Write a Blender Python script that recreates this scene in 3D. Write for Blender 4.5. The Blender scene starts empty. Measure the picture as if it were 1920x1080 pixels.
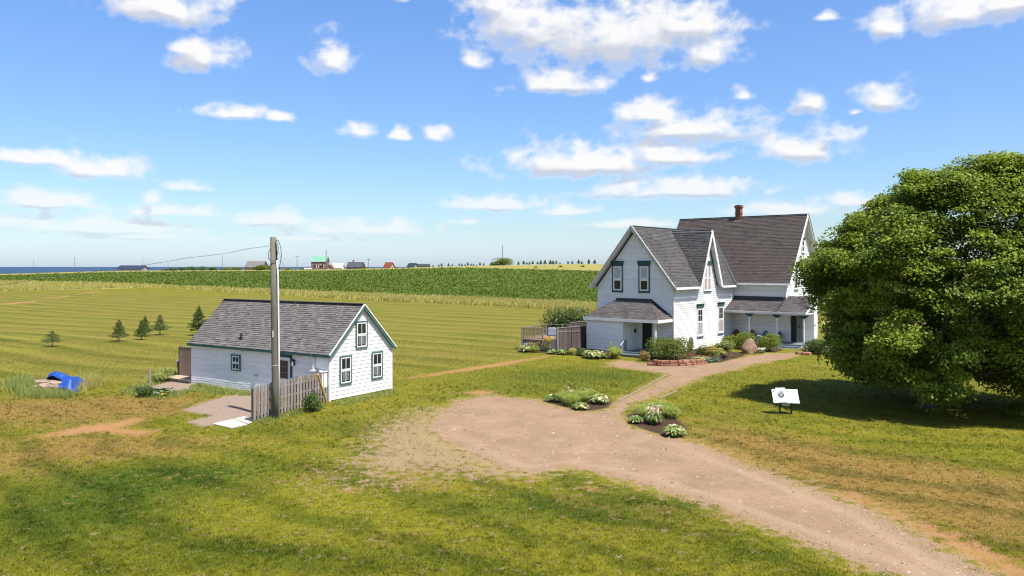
import bpy, math, random
import numpy as np
from mathutils import Vector, Matrix

rng = np.random.default_rng(7)
random.seed(7)
S = bpy.context.scene
COL = S.collection
F, H, CX, HY = 1450.0, 7.0, 960.0, 500.0        # focal length and eye level as measured in the photograph

# ------------------------------------------------------------------ camera
cam = bpy.data.cameras.new('camera')
co = bpy.data.objects.new('camera', cam); COL.objects.link(co)
cam.sensor_width = 36.0
cam.lens = 36.0 * F / 1920.0
cam.shift_y = -(540.0 - HY) / 1920.0
cam.clip_start = 0.1; cam.clip_end = 90000
co.location = (0, 0, H); co.rotation_euler = (math.radians(90), 0, 0)
S.camera = co
S.cycles.use_denoising = True; S.cycles.denoiser = 'OPENIMAGEDENOISE'; S.cycles.denoising_input_passes = 'RGB_ALBEDO_NORMAL'; S.cycles.denoising_prefilter = 'ACCURATE'; S.cycles.use_light_tree = False; S.cycles.sample_clamp_indirect = 6.0; S.cycles.filter_width = 1.15

# ------------------------------------------------------------------ node helper
class NT:
    def __init__(s, tree): s.t = tree; s.n = tree.nodes; s.l = tree.links
    def node(s, typ, **kw):
        n = s.n.new(typ)
        for k, v in kw.items(): setattr(n, k, v)
        return n
    def put(s, sock, v):
        if hasattr(v, 'is_output') or isinstance(v, bpy.types.NodeSocket): s.l.new(v, sock)
        elif v is not None:
            if isinstance(v, (tuple, list)) and len(v) == 3 and sock.type == 'RGBA': v = (*v, 1)
            sock.default_value = v
    def math(s, op, a, b=None, c=None, clamp=False):
        n = s.node('ShaderNodeMath', operation=op, use_clamp=clamp)
        s.put(n.inputs[0], a)
        if b is not None: s.put(n.inputs[1], b)
        if c is not None: s.put(n.inputs[2], c)
        return n.outputs[0]
    def vmath(s, op, a, b=None):
        n = s.node('ShaderNodeVectorMath', operation=op)
        s.put(n.inputs[0], a)
        if b is not None: s.put(n.inputs[1], b)
        return n.outputs['Value' if op in ('LENGTH', 'DOT_PRODUCT') else 'Vector']
    def noise(s, vec, scale, detail=3, rough=.55, dist=0.0, dim='3D'):
        n = s.node('ShaderNodeTexNoise', noise_dimensions=dim)
        s.put(n.inputs['Vector'], vec); n.inputs['Scale'].default_value = scale
        n.inputs['Detail'].default_value = detail; n.inputs['Roughness'].default_value = rough
        n.inputs['Distortion'].default_value = dist
        return n.outputs['Fac']
    def mix(s, f, a, b, blend='MIX'):
        n = s.node('ShaderNodeMix', data_type='RGBA', blend_type=blend)
        s.put(n.inputs[0], f); s.put(n.inputs[6], a); s.put(n.inputs[7], b)
        return n.outputs[2]
    def rng(s, v, a, b, c=0.0, d=1.0, smooth=False):
        n = s.node('ShaderNodeMapRange', interpolation_type='SMOOTHSTEP' if smooth else 'LINEAR')
        s.put(n.inputs['Value'], v)
        for k, q in zip(('From Min', 'From Max', 'To Min', 'To Max'), (a, b, c, d)): s.put(n.inputs[k], q)
        return n.outputs['Result']
    def attr(s, name): return s.node('ShaderNodeAttribute', attribute_name=name).outputs['Fac']
    def xyz(s, x, y, z):
        n = s.node('ShaderNodeCombineXYZ')
        for i, v in enumerate((x, y, z)): s.put(n.inputs[i], v)
        return n.outputs[0]

# ------------------------------------------------------------------ world: sky and clouds
SUN_EL, SUN_AZ = 62.0, 135.0                     # azimuth clockwise from +Y: behind the viewer's right shoulder
w = bpy.data.worlds.new('World'); S.world = w; w.use_nodes = True
g = NT(w.node_tree); g.n.clear()
out = g.node('ShaderNodeOutputWorld'); bg = g.node('ShaderNodeBackground')
bg.inputs['Strength'].default_value = 0.092
g.l.new(bg.outputs[0], out.inputs[0])
sky = g.node('ShaderNodeTexSky', sky_type='NISHITA', sun_disc=False)
sky.sun_elevation = math.radians(SUN_EL); sky.sun_rotation = math.radians(SUN_AZ)
sky.altitude = 0; sky.air_density = 1.0; sky.dust_density = 0.6; sky.ozone_density = 2.0

tc = g.node('ShaderNodeTexCoord')
sp = g.node('ShaderNodeSeparateXYZ'); g.l.new(tc.outputs['Generated'], sp.inputs[0])
el = sp.outputs[2]
hs = g.node('ShaderNodeHueSaturation'); hs.inputs['Saturation'].default_value = 1.24; hs.inputs['Value'].default_value = 1.0
g.l.new(sky.outputs[0], hs.inputs['Color'])
skyc = g.mix(1.0, hs.outputs[0], g.mix(g.rng(el, .05, .25), g.mix(g.rng(el, 0.0, .05), (.84, 1.02, 1.55), (.79, .87, 1.02)), (.95, .885, .97)), 'MULTIPLY')
SKYGAIN = g.rng(el, 0.0, .35, 0.84, 1.20)
sc_ = g.node('ShaderNodeVectorMath', operation='SCALE'); g.l.new(skyc, sc_.inputs[0]); g.l.new(SKYGAIN, sc_.inputs['Scale'])
g.l.new(sc_.outputs[0], bg.inputs['Color'])

# ------------------------------------------------------------------ sun and exposure
sl = bpy.data.lights.new('sun', 'SUN'); sl.energy = 4.5; sl.angle = math.radians(.53); sl.color = (1, .955, .88)
so = bpy.data.objects.new('sun', sl); COL.objects.link(so)
ce, se = math.cos(math.radians(SUN_EL)), math.sin(math.radians(SUN_EL))
SD = Vector((math.sin(math.radians(SUN_AZ)) * ce, math.cos(math.radians(SUN_AZ)) * ce, se))
so.rotation_euler = SD.to_track_quat('Z', 'Y').to_euler(); so.location = (30, -30, 60)
S.view_settings.view_transform = 'Standard'; S.view_settings.look = 'None'
S.view_settings.exposure = 1.0; S.view_settings.gamma = 1.0; S.view_settings.use_curve_mapping = False

# ------------------------------------------------------------------ terrain
ZT = np.array([-1600, -400, 0, 200, 400, 600, 740, 860, 960, 1060, 1140, 1400, 2000, 4000], float)
ZS = np.array([519, 517.5, 515.5, 509, 507, 505.6, 502.6, 499.3, 497, 495.2, 495.5, 499, 503, 508], float)
YR = 430.0
def sstep(t): t = np.clip(t, 0, 1); return t * t * (3 - 2 * t)
HOUSE_TH, HKX, HKY = 0.88, 13.205, 63.255
def house_pt(a, b):
    return (HKX + math.cos(HOUSE_TH) * a - math.sin(HOUSE_TH) * b, HKY + math.sin(HOUSE_TH) * a + math.cos(HOUSE_TH) * b)
DIPX, DIPY = house_pt(-5.0, 2.0)
def height(X, Y):
    X = np.asarray(X, float); Y = np.asarray(Y, float)
    t = X / np.maximum(Y, 20.0)
    zr = H - (np.interp(CX + F * t, ZT, ZS) - HY) * YR / F
    r = np.clip((Y - 95) / (YR - 95), 0, 1)
    ramp = r ** 1.35
    z = zr * ramp
    z = z - (zr + 17) * sstep((Y - 475) / 330.0)
    z = z - .34 * np.exp(-((X - DIPX) ** 2 + (Y - DIPY) ** 2) / (2 * 4.2 ** 2))
    return z
def hit(px, py):
    """the spot of ground seen at a measured picture position"""
    tx, tz = (px - CX) / F, (HY - py) / F
    y0 = 5.0
    Y = np.linspace(8, 470, 9000)
    dz = H + tz * Y - height(tx * Y, Y)
    i = np.argmax(dz <= 0) if (dz <= 0).any() else len(Y) - 1
    y = float(Y[i])
    return (tx * y, y)
def gz(x, y): return float(height(x, y))
def at(px, Y):                                    # a spot in direction px at distance Y
    x = (px - CX) / F * Y
    return (x, Y, gz(x, Y))
def G(px, py):
    x, y = hit(px, py); return (x, y, gz(x, y))
def poly(pts): return np.array([hit(*p) for p in pts])
def sdf(PX, PY, pg):
    """signed distance to a polygon, positive inside"""
    d2 = np.full(PX.shape, 1e18); inside = np.zeros(PX.shape, bool)
    n = len(pg)
    for i in range(n):
        ax, ay = pg[i]; bx, by = pg[(i + 1) % n]
        ex, ey = bx - ax, by - ay
        L = ex * ex + ey * ey + 1e-12
        t = np.clip(((PX - ax) * ex + (PY - ay) * ey) / L, 0, 1)
        d2 = np.minimum(d2, (PX - ax - t * ex) ** 2 + (PY - ay - t * ey) ** 2)
        cnd = ((ay > PY) != (by > PY))
        with np.errstate(divide='ignore', invalid='ignore'):
            xi = ax + (PY - ay) * ex / (ey if abs(ey) > 1e-12 else 1e-12)
        inside ^= cnd & (PX < xi)
    d = np.sqrt(d2)
    return np.where(inside, d, -d)

DRIVE = poly([(1880, 1085), (1760, 1022), (1640, 955), (1500, 905), (1400, 868), (1310, 830), (1250, 818), (1180, 797), (1172, 778), (1190, 755),
  (1250, 735), (1330, 705), (1420, 682), (1490, 671), (1500, 662), (1440, 662), (1400, 668), (1350, 679), (1290, 685), (1215, 684), (1180, 676),
  (1142, 679), (1150, 688), (1245, 700), (1250, 706), (1212, 727), (1150, 757), (1140, 768), (1090, 772), (1030, 758), (1008, 750), (905, 741),
  (860, 752), (842, 763), (806, 780), (798, 802), (822, 826), (872, 850), (935, 880), (1010, 892), (1060, 880), (1130, 893), (1200, 910),
  (1280, 935), (1360, 965), (1450, 1000), (1540, 1035), (1650, 1078), (1700, 1112), (1900, 1210), (2150, 1300), (2350, 1290), (2050, 1160)])
PAD = poly([(520, 733), (440, 738), (395, 750), (343, 769), (372, 776), (398, 779), (352, 791), (378, 801), (402, 797), (440, 793), (478, 787), (540, 765)])
PAD2 = poly([(372, 716), (340, 716), (312, 712), (292, 722), (240, 733), (290, 738), (335, 735), (368, 727)])
BEDS = [poly([(1018, 744), (1030, 756), (1090, 771), (1138, 766), (1148, 756), (1140, 742), (1080, 736)]),
        poly([(1176, 780), (1182, 796), (1250, 820), (1288, 818), (1290, 800), (1262, 780), (1240, 758), (1200, 760)]),
        poly([(1202, 672), (1215, 682), (1290, 684), (1352, 679), (1398, 667), (1400, 661), (1360, 660), (1330, 650), (1250, 655), (1205, 664)]),
        poly([(1345, 650), (1420, 662), (1466, 658), (1466, 650), (1400, 640), (1350, 640)]),
        poly([(965, 656), (1000, 661), (1090, 668), (1150, 672), (1160, 668), (1100, 655), (1040, 655), (980, 648)]),
        poly([(1510, 662), (1570, 663), (1570, 652), (1510, 652)])]
SOIL = [poly([(742, 712), (830, 697), (920, 683), (1000, 671), (1040, 663), (1042, 666), (950, 685), (850, 700), (760, 711)]),
        poly([(70, 818), (140, 800), (200, 793), (268, 781), (276, 787), (232, 803), (300, 808), (262, 818), (180, 811), (120, 819)]),
        poly([(-150, 590), (0, 570), (110, 556), (165, 547), (205, 542), (210, 544.5), (165, 550), (110, 559.5), (0, 574.5), (-150, 596)]),
        poly([(1560, 927), (1640, 958), (1760, 1022), (1880, 1085), (2050, 1160), (2100, 1150), (1920, 1062), (1800, 1005), (1700, 968), (1600, 924)]),
        poly([(640, 922), (650, 916), (668, 919), (664, 926)]), poly([(1090, 915), (1108, 909), (1128, 914), (1110, 921)]),
        poly([(688, 884), (700, 879), (718, 882), (705, 889)]), poly([(560, 752), (540, 790), (600, 770)]) * 0 + 1e6,
        poly([(860, 737), (905, 731), (935, 736), (905, 741)]), poly([(1155, 690), (1140, 681), (1160, 672), (1185, 680), (1210, 692)])]
CROP_NEAR = [(2400, 640), (1400, 586), (1110, 571.5), (960, 565), (740, 555), (550, 547), (400, 540), (220, 532), (0, 527), (-400, 521.5)]
CROP_FAR = [(-400, 518.2), (0, 516.6), (200, 510.5), (400, 508.6), (600, 507.6), (740, 504.8), (860, 502), (960, 504.5), (1110, 508.5), (1400, 514), (2400, 530)]
CROP = poly(CROP_NEAR + CROP_FAR)
STRIP = poly(CROP_NEAR + [(-400, 527), (-60, 547), (60, 545), (200, 541), (300, 538.5), (400, 545.5), (550, 555), (740, 565), (960, 575.5), (1110, 584), (1400, 600), (1700, 620)])
LEFTM = poly([(-400, 545), (-400, 524), (0, 527), (220, 533), (260, 540), (200, 542), (100, 544), (0, 546)])
FIELD = poly([(-900, 760), (-900, 524), (1700, 590), (1700, 640), (1100, 650), (1000, 668), (900, 684), (745, 706), (560, 720), (420, 700), (340, 715), (200, 722), (60, 735), (-200, 760)])

def gsum(PX, PY, lst):
    v = np.zeros(PX.shape)
    for (px, py, rx, ry, a) in lst:
        x, y = hit(px, py); sx = rx * y / F; sy = ry * y * y / (H * F)
        v = v + a * np.exp(-.5 * (((PX - x) / sx) ** 2 + ((PY - y) / sy) ** 2))
    return v
DRY = [(60, 770, 200, 26, 1.0), (190, 765, 120, 14, .6), (20, 860, 150, 28, .9), (230, 835, 130, 16, .7), (400, 830, 110, 10, .35), (1420, 840, 130, 26, 1.25), (1650, 900, 190, 34, 1.3),
       (1880, 960, 150, 55, 1.3), (1330, 790, 60, 22, .45), (760, 850, 110, 20, .5), (640, 905, 130, 22, .45), (1160, 960, 190, 30, .3),
       (900, 895, 120, 16, .4), (1300, 985, 150, 30, .3), (330, 760, 90, 12, .45), (560, 790, 60, 8, .3), (560, 1010, 120, 24, .25), (1550, 690, 120, 8, .25)]
LUSH = [(140, 960, 190, 60, .9), (320, 890, 160, 20, .8), (420, 1040, 120, 24, .6), (1090, 705, 140, 14, .8), (1000, 735, 120, 9, .4),
        (760, 1050, 170, 25, .55), (1000, 950, 130, 22, .7), (1240, 960, 120, 24, .7), (1400, 1040, 120, 20, .5), (1640, 720, 200, 24, .35),
        (420, 770, 60, 8, .5), (640, 800, 140, 12, .5), (1800, 850, 120, 16, .4), (1450, 780, 120, 10, .3), (560, 870, 80, 10, .4)]
SAND = [(765, 806, 55, 22, 1.05), (800, 835, 70, 16, .8), (860, 862, 110, 14, .9), (960, 886, 80, 10, .8), (720, 870, 60, 14, .55), (700, 905, 110, 14, .5), (830, 770, 60, 10, .6), (1010, 800, 50, 20, .0), (1200, 915, 90, 8, .3)]
YEL = [(560, 950, 190, 40, .8), (520, 860, 160, 18, .5), (900, 800, 80, 10, .2), (1850, 860, 80, 22, .6), (620, 760, 60, 8, .6)]
ATT = ('gravel', 'pad', 'soil', 'mulch', 'crop', 'meadow', 'field', 'dry', 'lush', 'yel', 'sand')
def ground_attrs(PX, PY):
    A = {}
    A['gravel'] = sdf(PX, PY, DRIVE)
    A['pad'] = np.maximum(sdf(PX, PY, PAD), sdf(PX, PY, PAD2))
    A['soil'] = np.maximum.reduce([sdf(PX, PY, p) for p in SOIL])
    A['mulch'] = np.maximum.reduce([sdf(PX, PY, p) for p in BEDS])
    A['crop'] = sdf(PX, PY, CROP)
    far = PY - (np.interp(np.clip(PX / np.maximum(PY, 30), -2, 2), [-2, -.66, -.3, 0, .1, 2], [330, 330, 370, 360, 330, 300]))
    A['meadow'] = np.maximum.reduce([sdf(PX, PY, STRIP), sdf(PX, PY, LEFTM), np.where(A['crop'] > 0, -1, far)])
    A['field'] = sdf(PX, PY, FIELD)
    A['dry'] = gsum(PX, PY, DRY); A['lush'] = gsum(PX, PY, LUSH); A['yel'] = gsum(PX, PY, YEL); A['sand'] = gsum(PX, PY, SAND)
    return A
def grow(a, b, s0, k):
    o = [a]; s = s0
    while o[-1] < b: o.append(o[-1] + s); s *= k
    return o

# ------------------------------------------------------------------ materials
MATS = {}
def mat(name, rough=.6, spec=.3, metal=0.0):
    m = bpy.data.materials.new(name); m.use_nodes = True
    n = NT(m.node_tree); b = m.node_tree.nodes['Principled BSDF']
    b.inputs['Roughness'].default_value = rough; b.inputs['Specular IOR Level'].default_value = spec
    b.inputs['Metallic'].default_value = metal
    MATS[name] = m
    return m, n, b
def simple(name, c1, c2=None, scale=4.0, rough=.6, spec=.3, metal=0.0, stretch=(1, 1, 1), bump=0.0, rnd=0.0, lo=.35, hi=.65):
    """painted or natural surface: two tones broken up by noise, with a little tone of each piece's own"""
    m, n, b = mat(name, rough, spec, metal)
    c2 = c2 or tuple(x * .8 for x in c1)
    pos = n.vmath('MULTIPLY', n.node('ShaderNodeTexCoord').outputs['Object'], stretch)
    f = n.noise(pos, scale, 5, .6)
    col = n.mix(n.rng(f, lo, hi, 0, 1), c1, c2)
    if rnd:
        a = n.attr('rnd')
        col = n.mix(1.0, col, n.mix(a, (1 - rnd,) * 3, (1 + rnd,) * 3), 'MULTIPLY')
    n.put(b.inputs['Base Color'], col)
    if bump:
        bp = n.node('ShaderNodeBump'); bp.inputs['Strength'].default_value = bump; bp.inputs['Distance'].default_value = .01
        n.put(bp.inputs['Height'], n.noise(pos, scale * 6, 4, .6)); n.l.new(bp.outputs[0], b.inputs['Normal'])
    return m
def leafmat(name, dark, light, rough=.5, trans=.28, scale=.9, tip=None):
    m, n, b = mat(name, rough, .25)
    a = n.attr('rnd')
    pos = n.node('ShaderNodeTexCoord').outputs['Object']
    f = n.noise(pos, scale, 3, .6)
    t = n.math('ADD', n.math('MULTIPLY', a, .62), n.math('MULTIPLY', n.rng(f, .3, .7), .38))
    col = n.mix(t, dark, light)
    if tip: col = n.mix(n.rng(a, .82, .9), col, tip)
    n.put(b.inputs['Base Color'], col)
    tr = n.node('ShaderNodeBsdfTranslucent'); n.put(tr.inputs['Color'], n.mix(.5, col, light))
    mx = n.node('ShaderNodeMixShader'); mx.inputs[0].default_value = trans
    n.l.new(b.outputs[0], mx.inputs[1]); n.l.new(tr.outputs[0], mx.inputs[2])
    n.l.new(mx.outputs[0], m.node_tree.nodes['Material Output'].inputs[0])
    return m

def ground_material(name, blade=False):
    m, n, b = mat(name, .95, .08)
    geo = n.node('ShaderNodeNewGeometry').outputs['Position']
    flat = n.vmath('MULTIPLY', geo, (1, 1, 0))
    big = n.noise(flat, .11, 3, .5); mid = n.noise(flat, .5, 4, .6, .4); sm = n.noise(flat, 2.6, 4, .65); fine = n.noise(flat, 14, 4, .7); mic = n.noise(flat, 55, 3, .7)
    dry, lush, yel = n.attr('dry'), n.attr('lush'), n.attr('yel')
    # lawn
    col = n.mix(n.rng(mid, .3, .7), (.096, .104, .008), (.192, .164, .016))
    col = n.mix(n.rng(n.math('ADD', n.math('ADD', lush, n.math('MULTIPLY', n.math('SUBTRACT', mid, .5), 1.6)), n.math('MULTIPLY', n.math('SUBTRACT', sm, .5), 1.2)), .1, 1.0), col, (.050, .078, .006))
    col = n.mix(n.rng(n.math('ADD', yel, n.math('MULTIPLY', n.math('SUBTRACT', sm, .5), 1.2)), .25, 1.0, 0, .75), col, (.166, .160, .012))
    patch = n.math('ADD', n.math('ADD', dry, n.math('MULTIPLY', n.math('SUBTRACT', sm, .5), 2.2)), n.math('MULTIPLY', n.math('SUBTRACT', mid, .5), 2.0))
    straw = n.mix(n.rng(fine, .3, .7), (.235, .150, .052), (.170, .098, .024))
    col = n.mix(n.rng(patch, .25, 1.15, 0, .9), col, straw)
    # mown field behind: passes of the mower side by side
    sx = n.node('ShaderNodeSeparateXYZ'); n.l.new(flat, sx.inputs[0])
    s = n.math('ADD', n.math('MULTIPLY', sx.outputs[0], .50), n.math('MULTIPLY', sx.outputs[1], .86))
    s = n.math('ADD', s, n.math('MULTIPLY', n.noise(flat, .02, 1, .5), 14))
    wv = n.math('SINE', n.math('MULTIPLY', s, 6.283 / 5.0)); wv2 = n.math('SINE', n.math('MULTIPLY', s, 6.283 / 2.5))
    wv = n.math('ADD', n.math('MULTIPLY', wv, .62), n.math('MULTIPLY', wv2, .38))
    along = n.noise(n.vmath('MULTIPLY', n.xyz(n.math('MULTIPLY', n.math('ADD', n.math('MULTIPLY', sx.outputs[0], .86), n.math('MULTIPLY', sx.outputs[1], -.5)), .12), s, 0.0), (1, 1, 1)), .9, 4, .6)
    wv = n.math('ADD', wv, n.math('MULTIPLY', n.math('SUBTRACT', along, .5), 4.2))
    fcol = n.mix(n.rng(wv, -1.0, 1.0), (.080, .088, .008), (.172, .153, .025))
    fcol = n.mix(n.rng(big, .42, .7, 0, .6), fcol, (.165, .125, .026))
    col = n.mix(n.rng(n.math('ADD', n.attr('field'), n.math('MULTIPLY', n.math('SUBTRACT', mid, .5), 8)), -1.5, 2.5), col, fcol)
    s2 = n.math('ADD', n.math('ADD', n.math('MULTIPLY', sx.outputs[0], .66), n.math('MULTIPLY', sx.outputs[1], .75)), n.math('MULTIPLY', n.noise(flat, .12, 3, .5), 7))
    st = n.math('MULTIPLY', n.math('ADD', n.math('SINE', n.math('MULTIPLY', s2, 6.283 / 2.6)), n.math('MULTIPLY', n.math('SUBTRACT', n.noise(flat, .9, 4, .6), .5), 4.0)), 1.0)
    front = n.rng(n.attr('field'), -6, -1, 1, 0)
    col = n.mix(n.math('MULTIPLY', front, n.math('MULTIPLY', n.rng(st, -.1, 1.0, 0, .8), n.rng(sx.outputs[1], 26, 36, 1, .35))), col, n.mix(1.0, col, (.46, .58, .42), 'MULTIPLY'))
    col = n.mix(n.math('MULTIPLY', front, n.rng(n.noise(flat, 1.9, 5, .7, .8), .56, .68, 0, .6)), col, (.045, .075, .010))
    col = n.mix(n.rng(n.noise(flat, 4.4, 4, .7, .5), .60, .74, 0, .55), col, (.215, .165, .060))
    # tufts and thin spots, then the fine grain of the turf
    col = n.mix(1.0, col, n.mix(n.rng(n.noise(flat, 4.2, 6, .72, .3), .34, .68), (.68, .71, .64), (1.27, 1.25, 1.25)), 'MULTIPLY')
    gr = n.math('ADD', n.math('MULTIPLY', fine, .55), n.math('MULTIPLY', mic, .45))
    col = n.mix(1.0, col, n.mix(n.rng(gr, .3, .7), (.5, .53, .45), (1.5, 1.48, 1.48)), 'MULTIPLY')
    # meadow and crop
    mcol = n.mix(n.rng(mid, .3, .7), (.235, .215, .050), (.175, .185, .035))
    mcol = n.mix(n.rng(big, .45, .62), mcol, (.27, .205, .075))
    edge = n.math('MULTIPLY', n.math('SUBTRACT', sm, .5), 3)
    col = n.mix(n.rng(n.math('ADD', n.attr('meadow'), edge), -.4, .8), col, mcol)
    ccol = n.mix(n.rng(sm, .32, .7), (.036, .070, .006), (.078, .112, .010))
    col = n.mix(n.rng(n.math('ADD', n.attr('crop'), edge), -.4, .4), col, ccol)
    # bare red soil, bark mulch
    wob = n.math('ADD', n.math('MULTIPLY', n.math('SUBTRACT', sm, .5), 1.9), n.math('MULTIPLY', n.math('SUBTRACT', fine, .5), 1.1))
    soil = n.mix(n.rng(n.math('ADD', n.math('MULTIPLY', fine, .5), n.math('MULTIPLY', sm, .5)), .36, .62), (.355, .168, .075), (.24, .130, .058))
    col = n.mix(n.rng(n.math('ADD', n.math('SUBTRACT', n.attr('soil'), .03), n.math('MULTIPLY', wob, 1.5)), -.25, .35, 0, .9), col, soil)
    sandm = n.rng(n.math('ADD', n.attr('sand'), n.math('ADD', n.math('MULTIPLY', n.math('SUBTRACT', sm, .5), 4.2), n.math('MULTIPLY', n.math('SUBTRACT', fine, .5), 3.0))), .52, .80, 0, .85)
    col = n.mix(sandm, col, n.mix(n.rng(fine, .3, .7), (.29, .205, .125), (.22, .155, .085)))
    # gravel with lighter wheel tracks and a sandy fringe where it thins out
    gv = n.attr('gravel')
    fringe = n.rng(n.math('ADD', n.math('ADD', gv, n.math('MULTIPLY', wob, 2.2)), n.math('MULTIPLY', n.math('SUBTRACT', mid, .5), 3.0)), -.40, .15)
    col = n.mix(n.math('MULTIPLY', fringe, .80), col, n.mix(n.rng(fine, .3, .7), (.30, .20, .105), (.20, .145, .05)))
    gcol = n.mix(n.rng(mid, .3, .7), (.272, .178, .106), (.208, .138, .084))
    gcol = n.mix(n.rng(n.noise(flat, .9, 5, .65, .3), .48, .75, 0, .8), gcol, (.315, .218, .140))
    trk = n.math('MULTIPLY', n.rng(sx.outputs[1], 33, 27, 0, 1), n.rng(n.math('ABSOLUTE', n.math('SUBTRACT', n.math('ADD', gv, n.math('MULTIPLY', n.math('SUBTRACT', mid, .5), .5)), .95)), 0, .42, .55, 0, True))
    gcol = n.mix(trk, gcol, (.320, .226, .148))
    gcol = n.mix(n.rng(n.noise(flat, 5.5, 4, .7), .54, .72, 0, .45), gcol, (.165, .120, .082))
    gcol = n.mix(n.rng(n.math('SUBTRACT', 0.5, gv), -.6, .5, 0, .45), gcol, (.25, .165, .10))
    gcol = n.mix(1.0, gcol, n.mix(n.rng(n.noise(flat, 38, 3, .8), .3, .7), (.66, .66, .66), (1.28, 1.28, 1.28)), 'MULTIPLY')
    col = n.mix(n.rng(n.math('ADD', gv, n.math('MULTIPLY', wob, 1.25)), .12, .34), col, gcol)
    pcol = n.mix(n.rng(sm, .3, .7), (.265, .195, .140), (.205, .160, .125))
    pcol = n.mix(1.0, pcol, n.mix(n.rng(fine, .3, .7), (.85,) * 3, (1.12,) * 3), 'MULTIPLY')
    col = n.mix(n.rng(n.math('ADD', n.attr('pad'), n.math('MULTIPLY', wob, .7)), -.1, .18), col, pcol)
    mul = n.mix(n.rng(fine, .3, .7), (.075, .045, .028), (.035, .022, .015))
    col = n.mix(n.rng(n.math('ADD', n.attr('mulch'), n.math('MULTIPLY', wob, .35)), -.08, .12), col, mul)
    if blade:
        a = n.attr('rnd')
        col = n.mix(1.0, col, n.mix(a, (.50, .55, .42), (1.60, 1.55, 1.48)), 'MULTIPLY')
        n.put(b.inputs['Base Color'], col)
        tr = n.node('ShaderNodeBsdfTranslucent'); n.put(tr.inputs['Color'], col)
        mx = n.node('ShaderNodeMixShader'); mx.inputs[0].default_value = .35
        n.l.new(b.outputs[0], mx.inputs[1]); n.l.new(tr.outputs[0], mx.inputs[2])
        n.l.new(mx.outputs[0], m.node_tree.nodes['Material Output'].inputs[0])
    else:
        n.put(b.inputs['Base Color'], col)
        bp = n.node('ShaderNodeBump'); bp.inputs['Strength'].default_value = .55; bp.inputs['Distance'].default_value = .05
        n.put(bp.inputs['Height'], n.math('ADD', n.math('MULTIPLY', fine, .6), n.math('MULTIPLY', mic, .4)))
        n.l.new(bp.outputs[0], b.inputs['Normal'])
    return m
GROUND = ground_material('ground'); BLADE = ground_material('grass_blade', True)

def board_material(name, base, worn, rough=.55):
    m, n, b = mat(name, rough, .3)
    pos = n.node('ShaderNodeTexCoord').outputs['Object']
    f = n.noise(n.vmath('MULTIPLY', pos, (1.2, 1.2, 5)), 1.0, 5, .6); f2 = n.noise(pos, 11, 4, .6)
    col = n.mix(n.rng(f, .45, .8, 0, .6), base, worn)
    col = n.mix(n.rng(f2, .62, .8, 0, .35), col, tuple(x * .72 for x in worn))
    a = n.attr('rnd'); col = n.mix(1.0, col, n.mix(a, (.90, .90, .89), (1.03,) * 3), 'MULTIPLY')
    sz = n.node('ShaderNodeSeparateXYZ'); n.l.new(pos, sz.inputs[0])
    splash = n.math('ADD', n.rng(sz.outputs[2], .0, .75, .55, -.1), n.math('MULTIPLY', n.math('SUBTRACT', n.noise(n.vmath('MULTIPLY', pos, (2.5, 2.5, 1.2)), 1.3, 5, .65), .5), 1.5))
    col = n.mix(n.rng(splash, .25, .9, 0, .45), col, (.40, .34, .27))
    streak = n.noise(n.vmath('MULTIPLY', pos, (3.5, 3.5, .25)), 1.0, 4, .65)
    col = n.mix(n.rng(streak, .58, .78, 0, .28), col, (.45, .43, .40))
    n.put(b.inputs['Base Color'], col); return m
WHITE = board_material('white_siding', (.74, .735, .72), (.65, .64, .62))
WHITE2 = board_material('white_shed_siding', (.75, .745, .735), (.66, .655, .64))
WTRIM = simple('white_trim', (.72, .71, .69), (.58, .57, .55), 2.5)
GTRIM = simple('grey_white_trim', (.46, .44, .42), (.34, .32, .30), 1.6)
GREEN = simple('teal_green_trim', (.030, .085, .082), (.020, .06, .06), 3)
SGREEN = simple('shed_green_trim', (.055, .135, .115), (.035, .10, .085), 3)
DTEAL = simple('dark_flashing', (.012, .025, .032), (.02, .035, .045), 3, rough=.4)
DARK = simple('black_paint', (.012, .012, .013), (.02, .02, .02), 5, rough=.45)
FLOORP = simple('grey_blue_floor_paint', (.16, .20, .215), (.11, .14, .155), 3)
BLIND = simple('window_blind', (.42, .43, .43), (.36, .37, .37), 4)
CURTAIN = simple('curtain', (.36, .31, .28), (.28, .24, .22), 9, stretch=(6, 6, .3))
SOILW = simple('grey_weathered_wood', (.275, .232, .195), (.185, .158, .138), 3, stretch=(9, 9, .8), rnd=.25, rough=.85)
DWOOD = simple('dark_weathered_wood', (.105, .085, .072), (.06, .05, .045), 3, stretch=(9, 9, .8), rnd=.3, rough=.85)
BWOOD = simple('brown_wood', (.26, .16, .10), (.20, .15, .12), 2.2, stretch=(5, 5, .9), rnd=.2, rough=.8)
POLEW = simple('pole_wood', (.145, .135, .10), (.095, .088, .07), 4, stretch=(7, 7, .5), rough=.85, bump=.4)
CONC = simple('concrete', (.46, .43, .37), (.38, .35, .30), 3, rough=.9)
METAL = simple('grey_metal', (.42, .43, .44), (.34, .35, .36), 5, rough=.4, metal=.6)
CABLE = simple('black_cable', (.012, .012, .012), (.02, .02, .02), 5, rough=.5)
CHROME = simple('white_plastic', (.66, .66, .66), (.60, .60, .60), 3, rough=.4)
BARK = simple('bark', (.12, .095, .075), (.06, .048, .04), 6, stretch=(3, 3, .6), rough=.95, bump=.8)
SANDST = simple('red_sandstone', (.34, .165, .105), (.26, .12, .075), 5, rnd=.25, rough=.9, bump=.6)
ROCK = simple('boulder_rock', (.26, .165, .105), (.155, .10, .07), 2.6, rough=.9, bump=.8)
m, n, b = mat('window_glass', .06, .5); n.put(b.inputs['Base Color'], (.018, .02, .022)); GLASS = m
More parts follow.
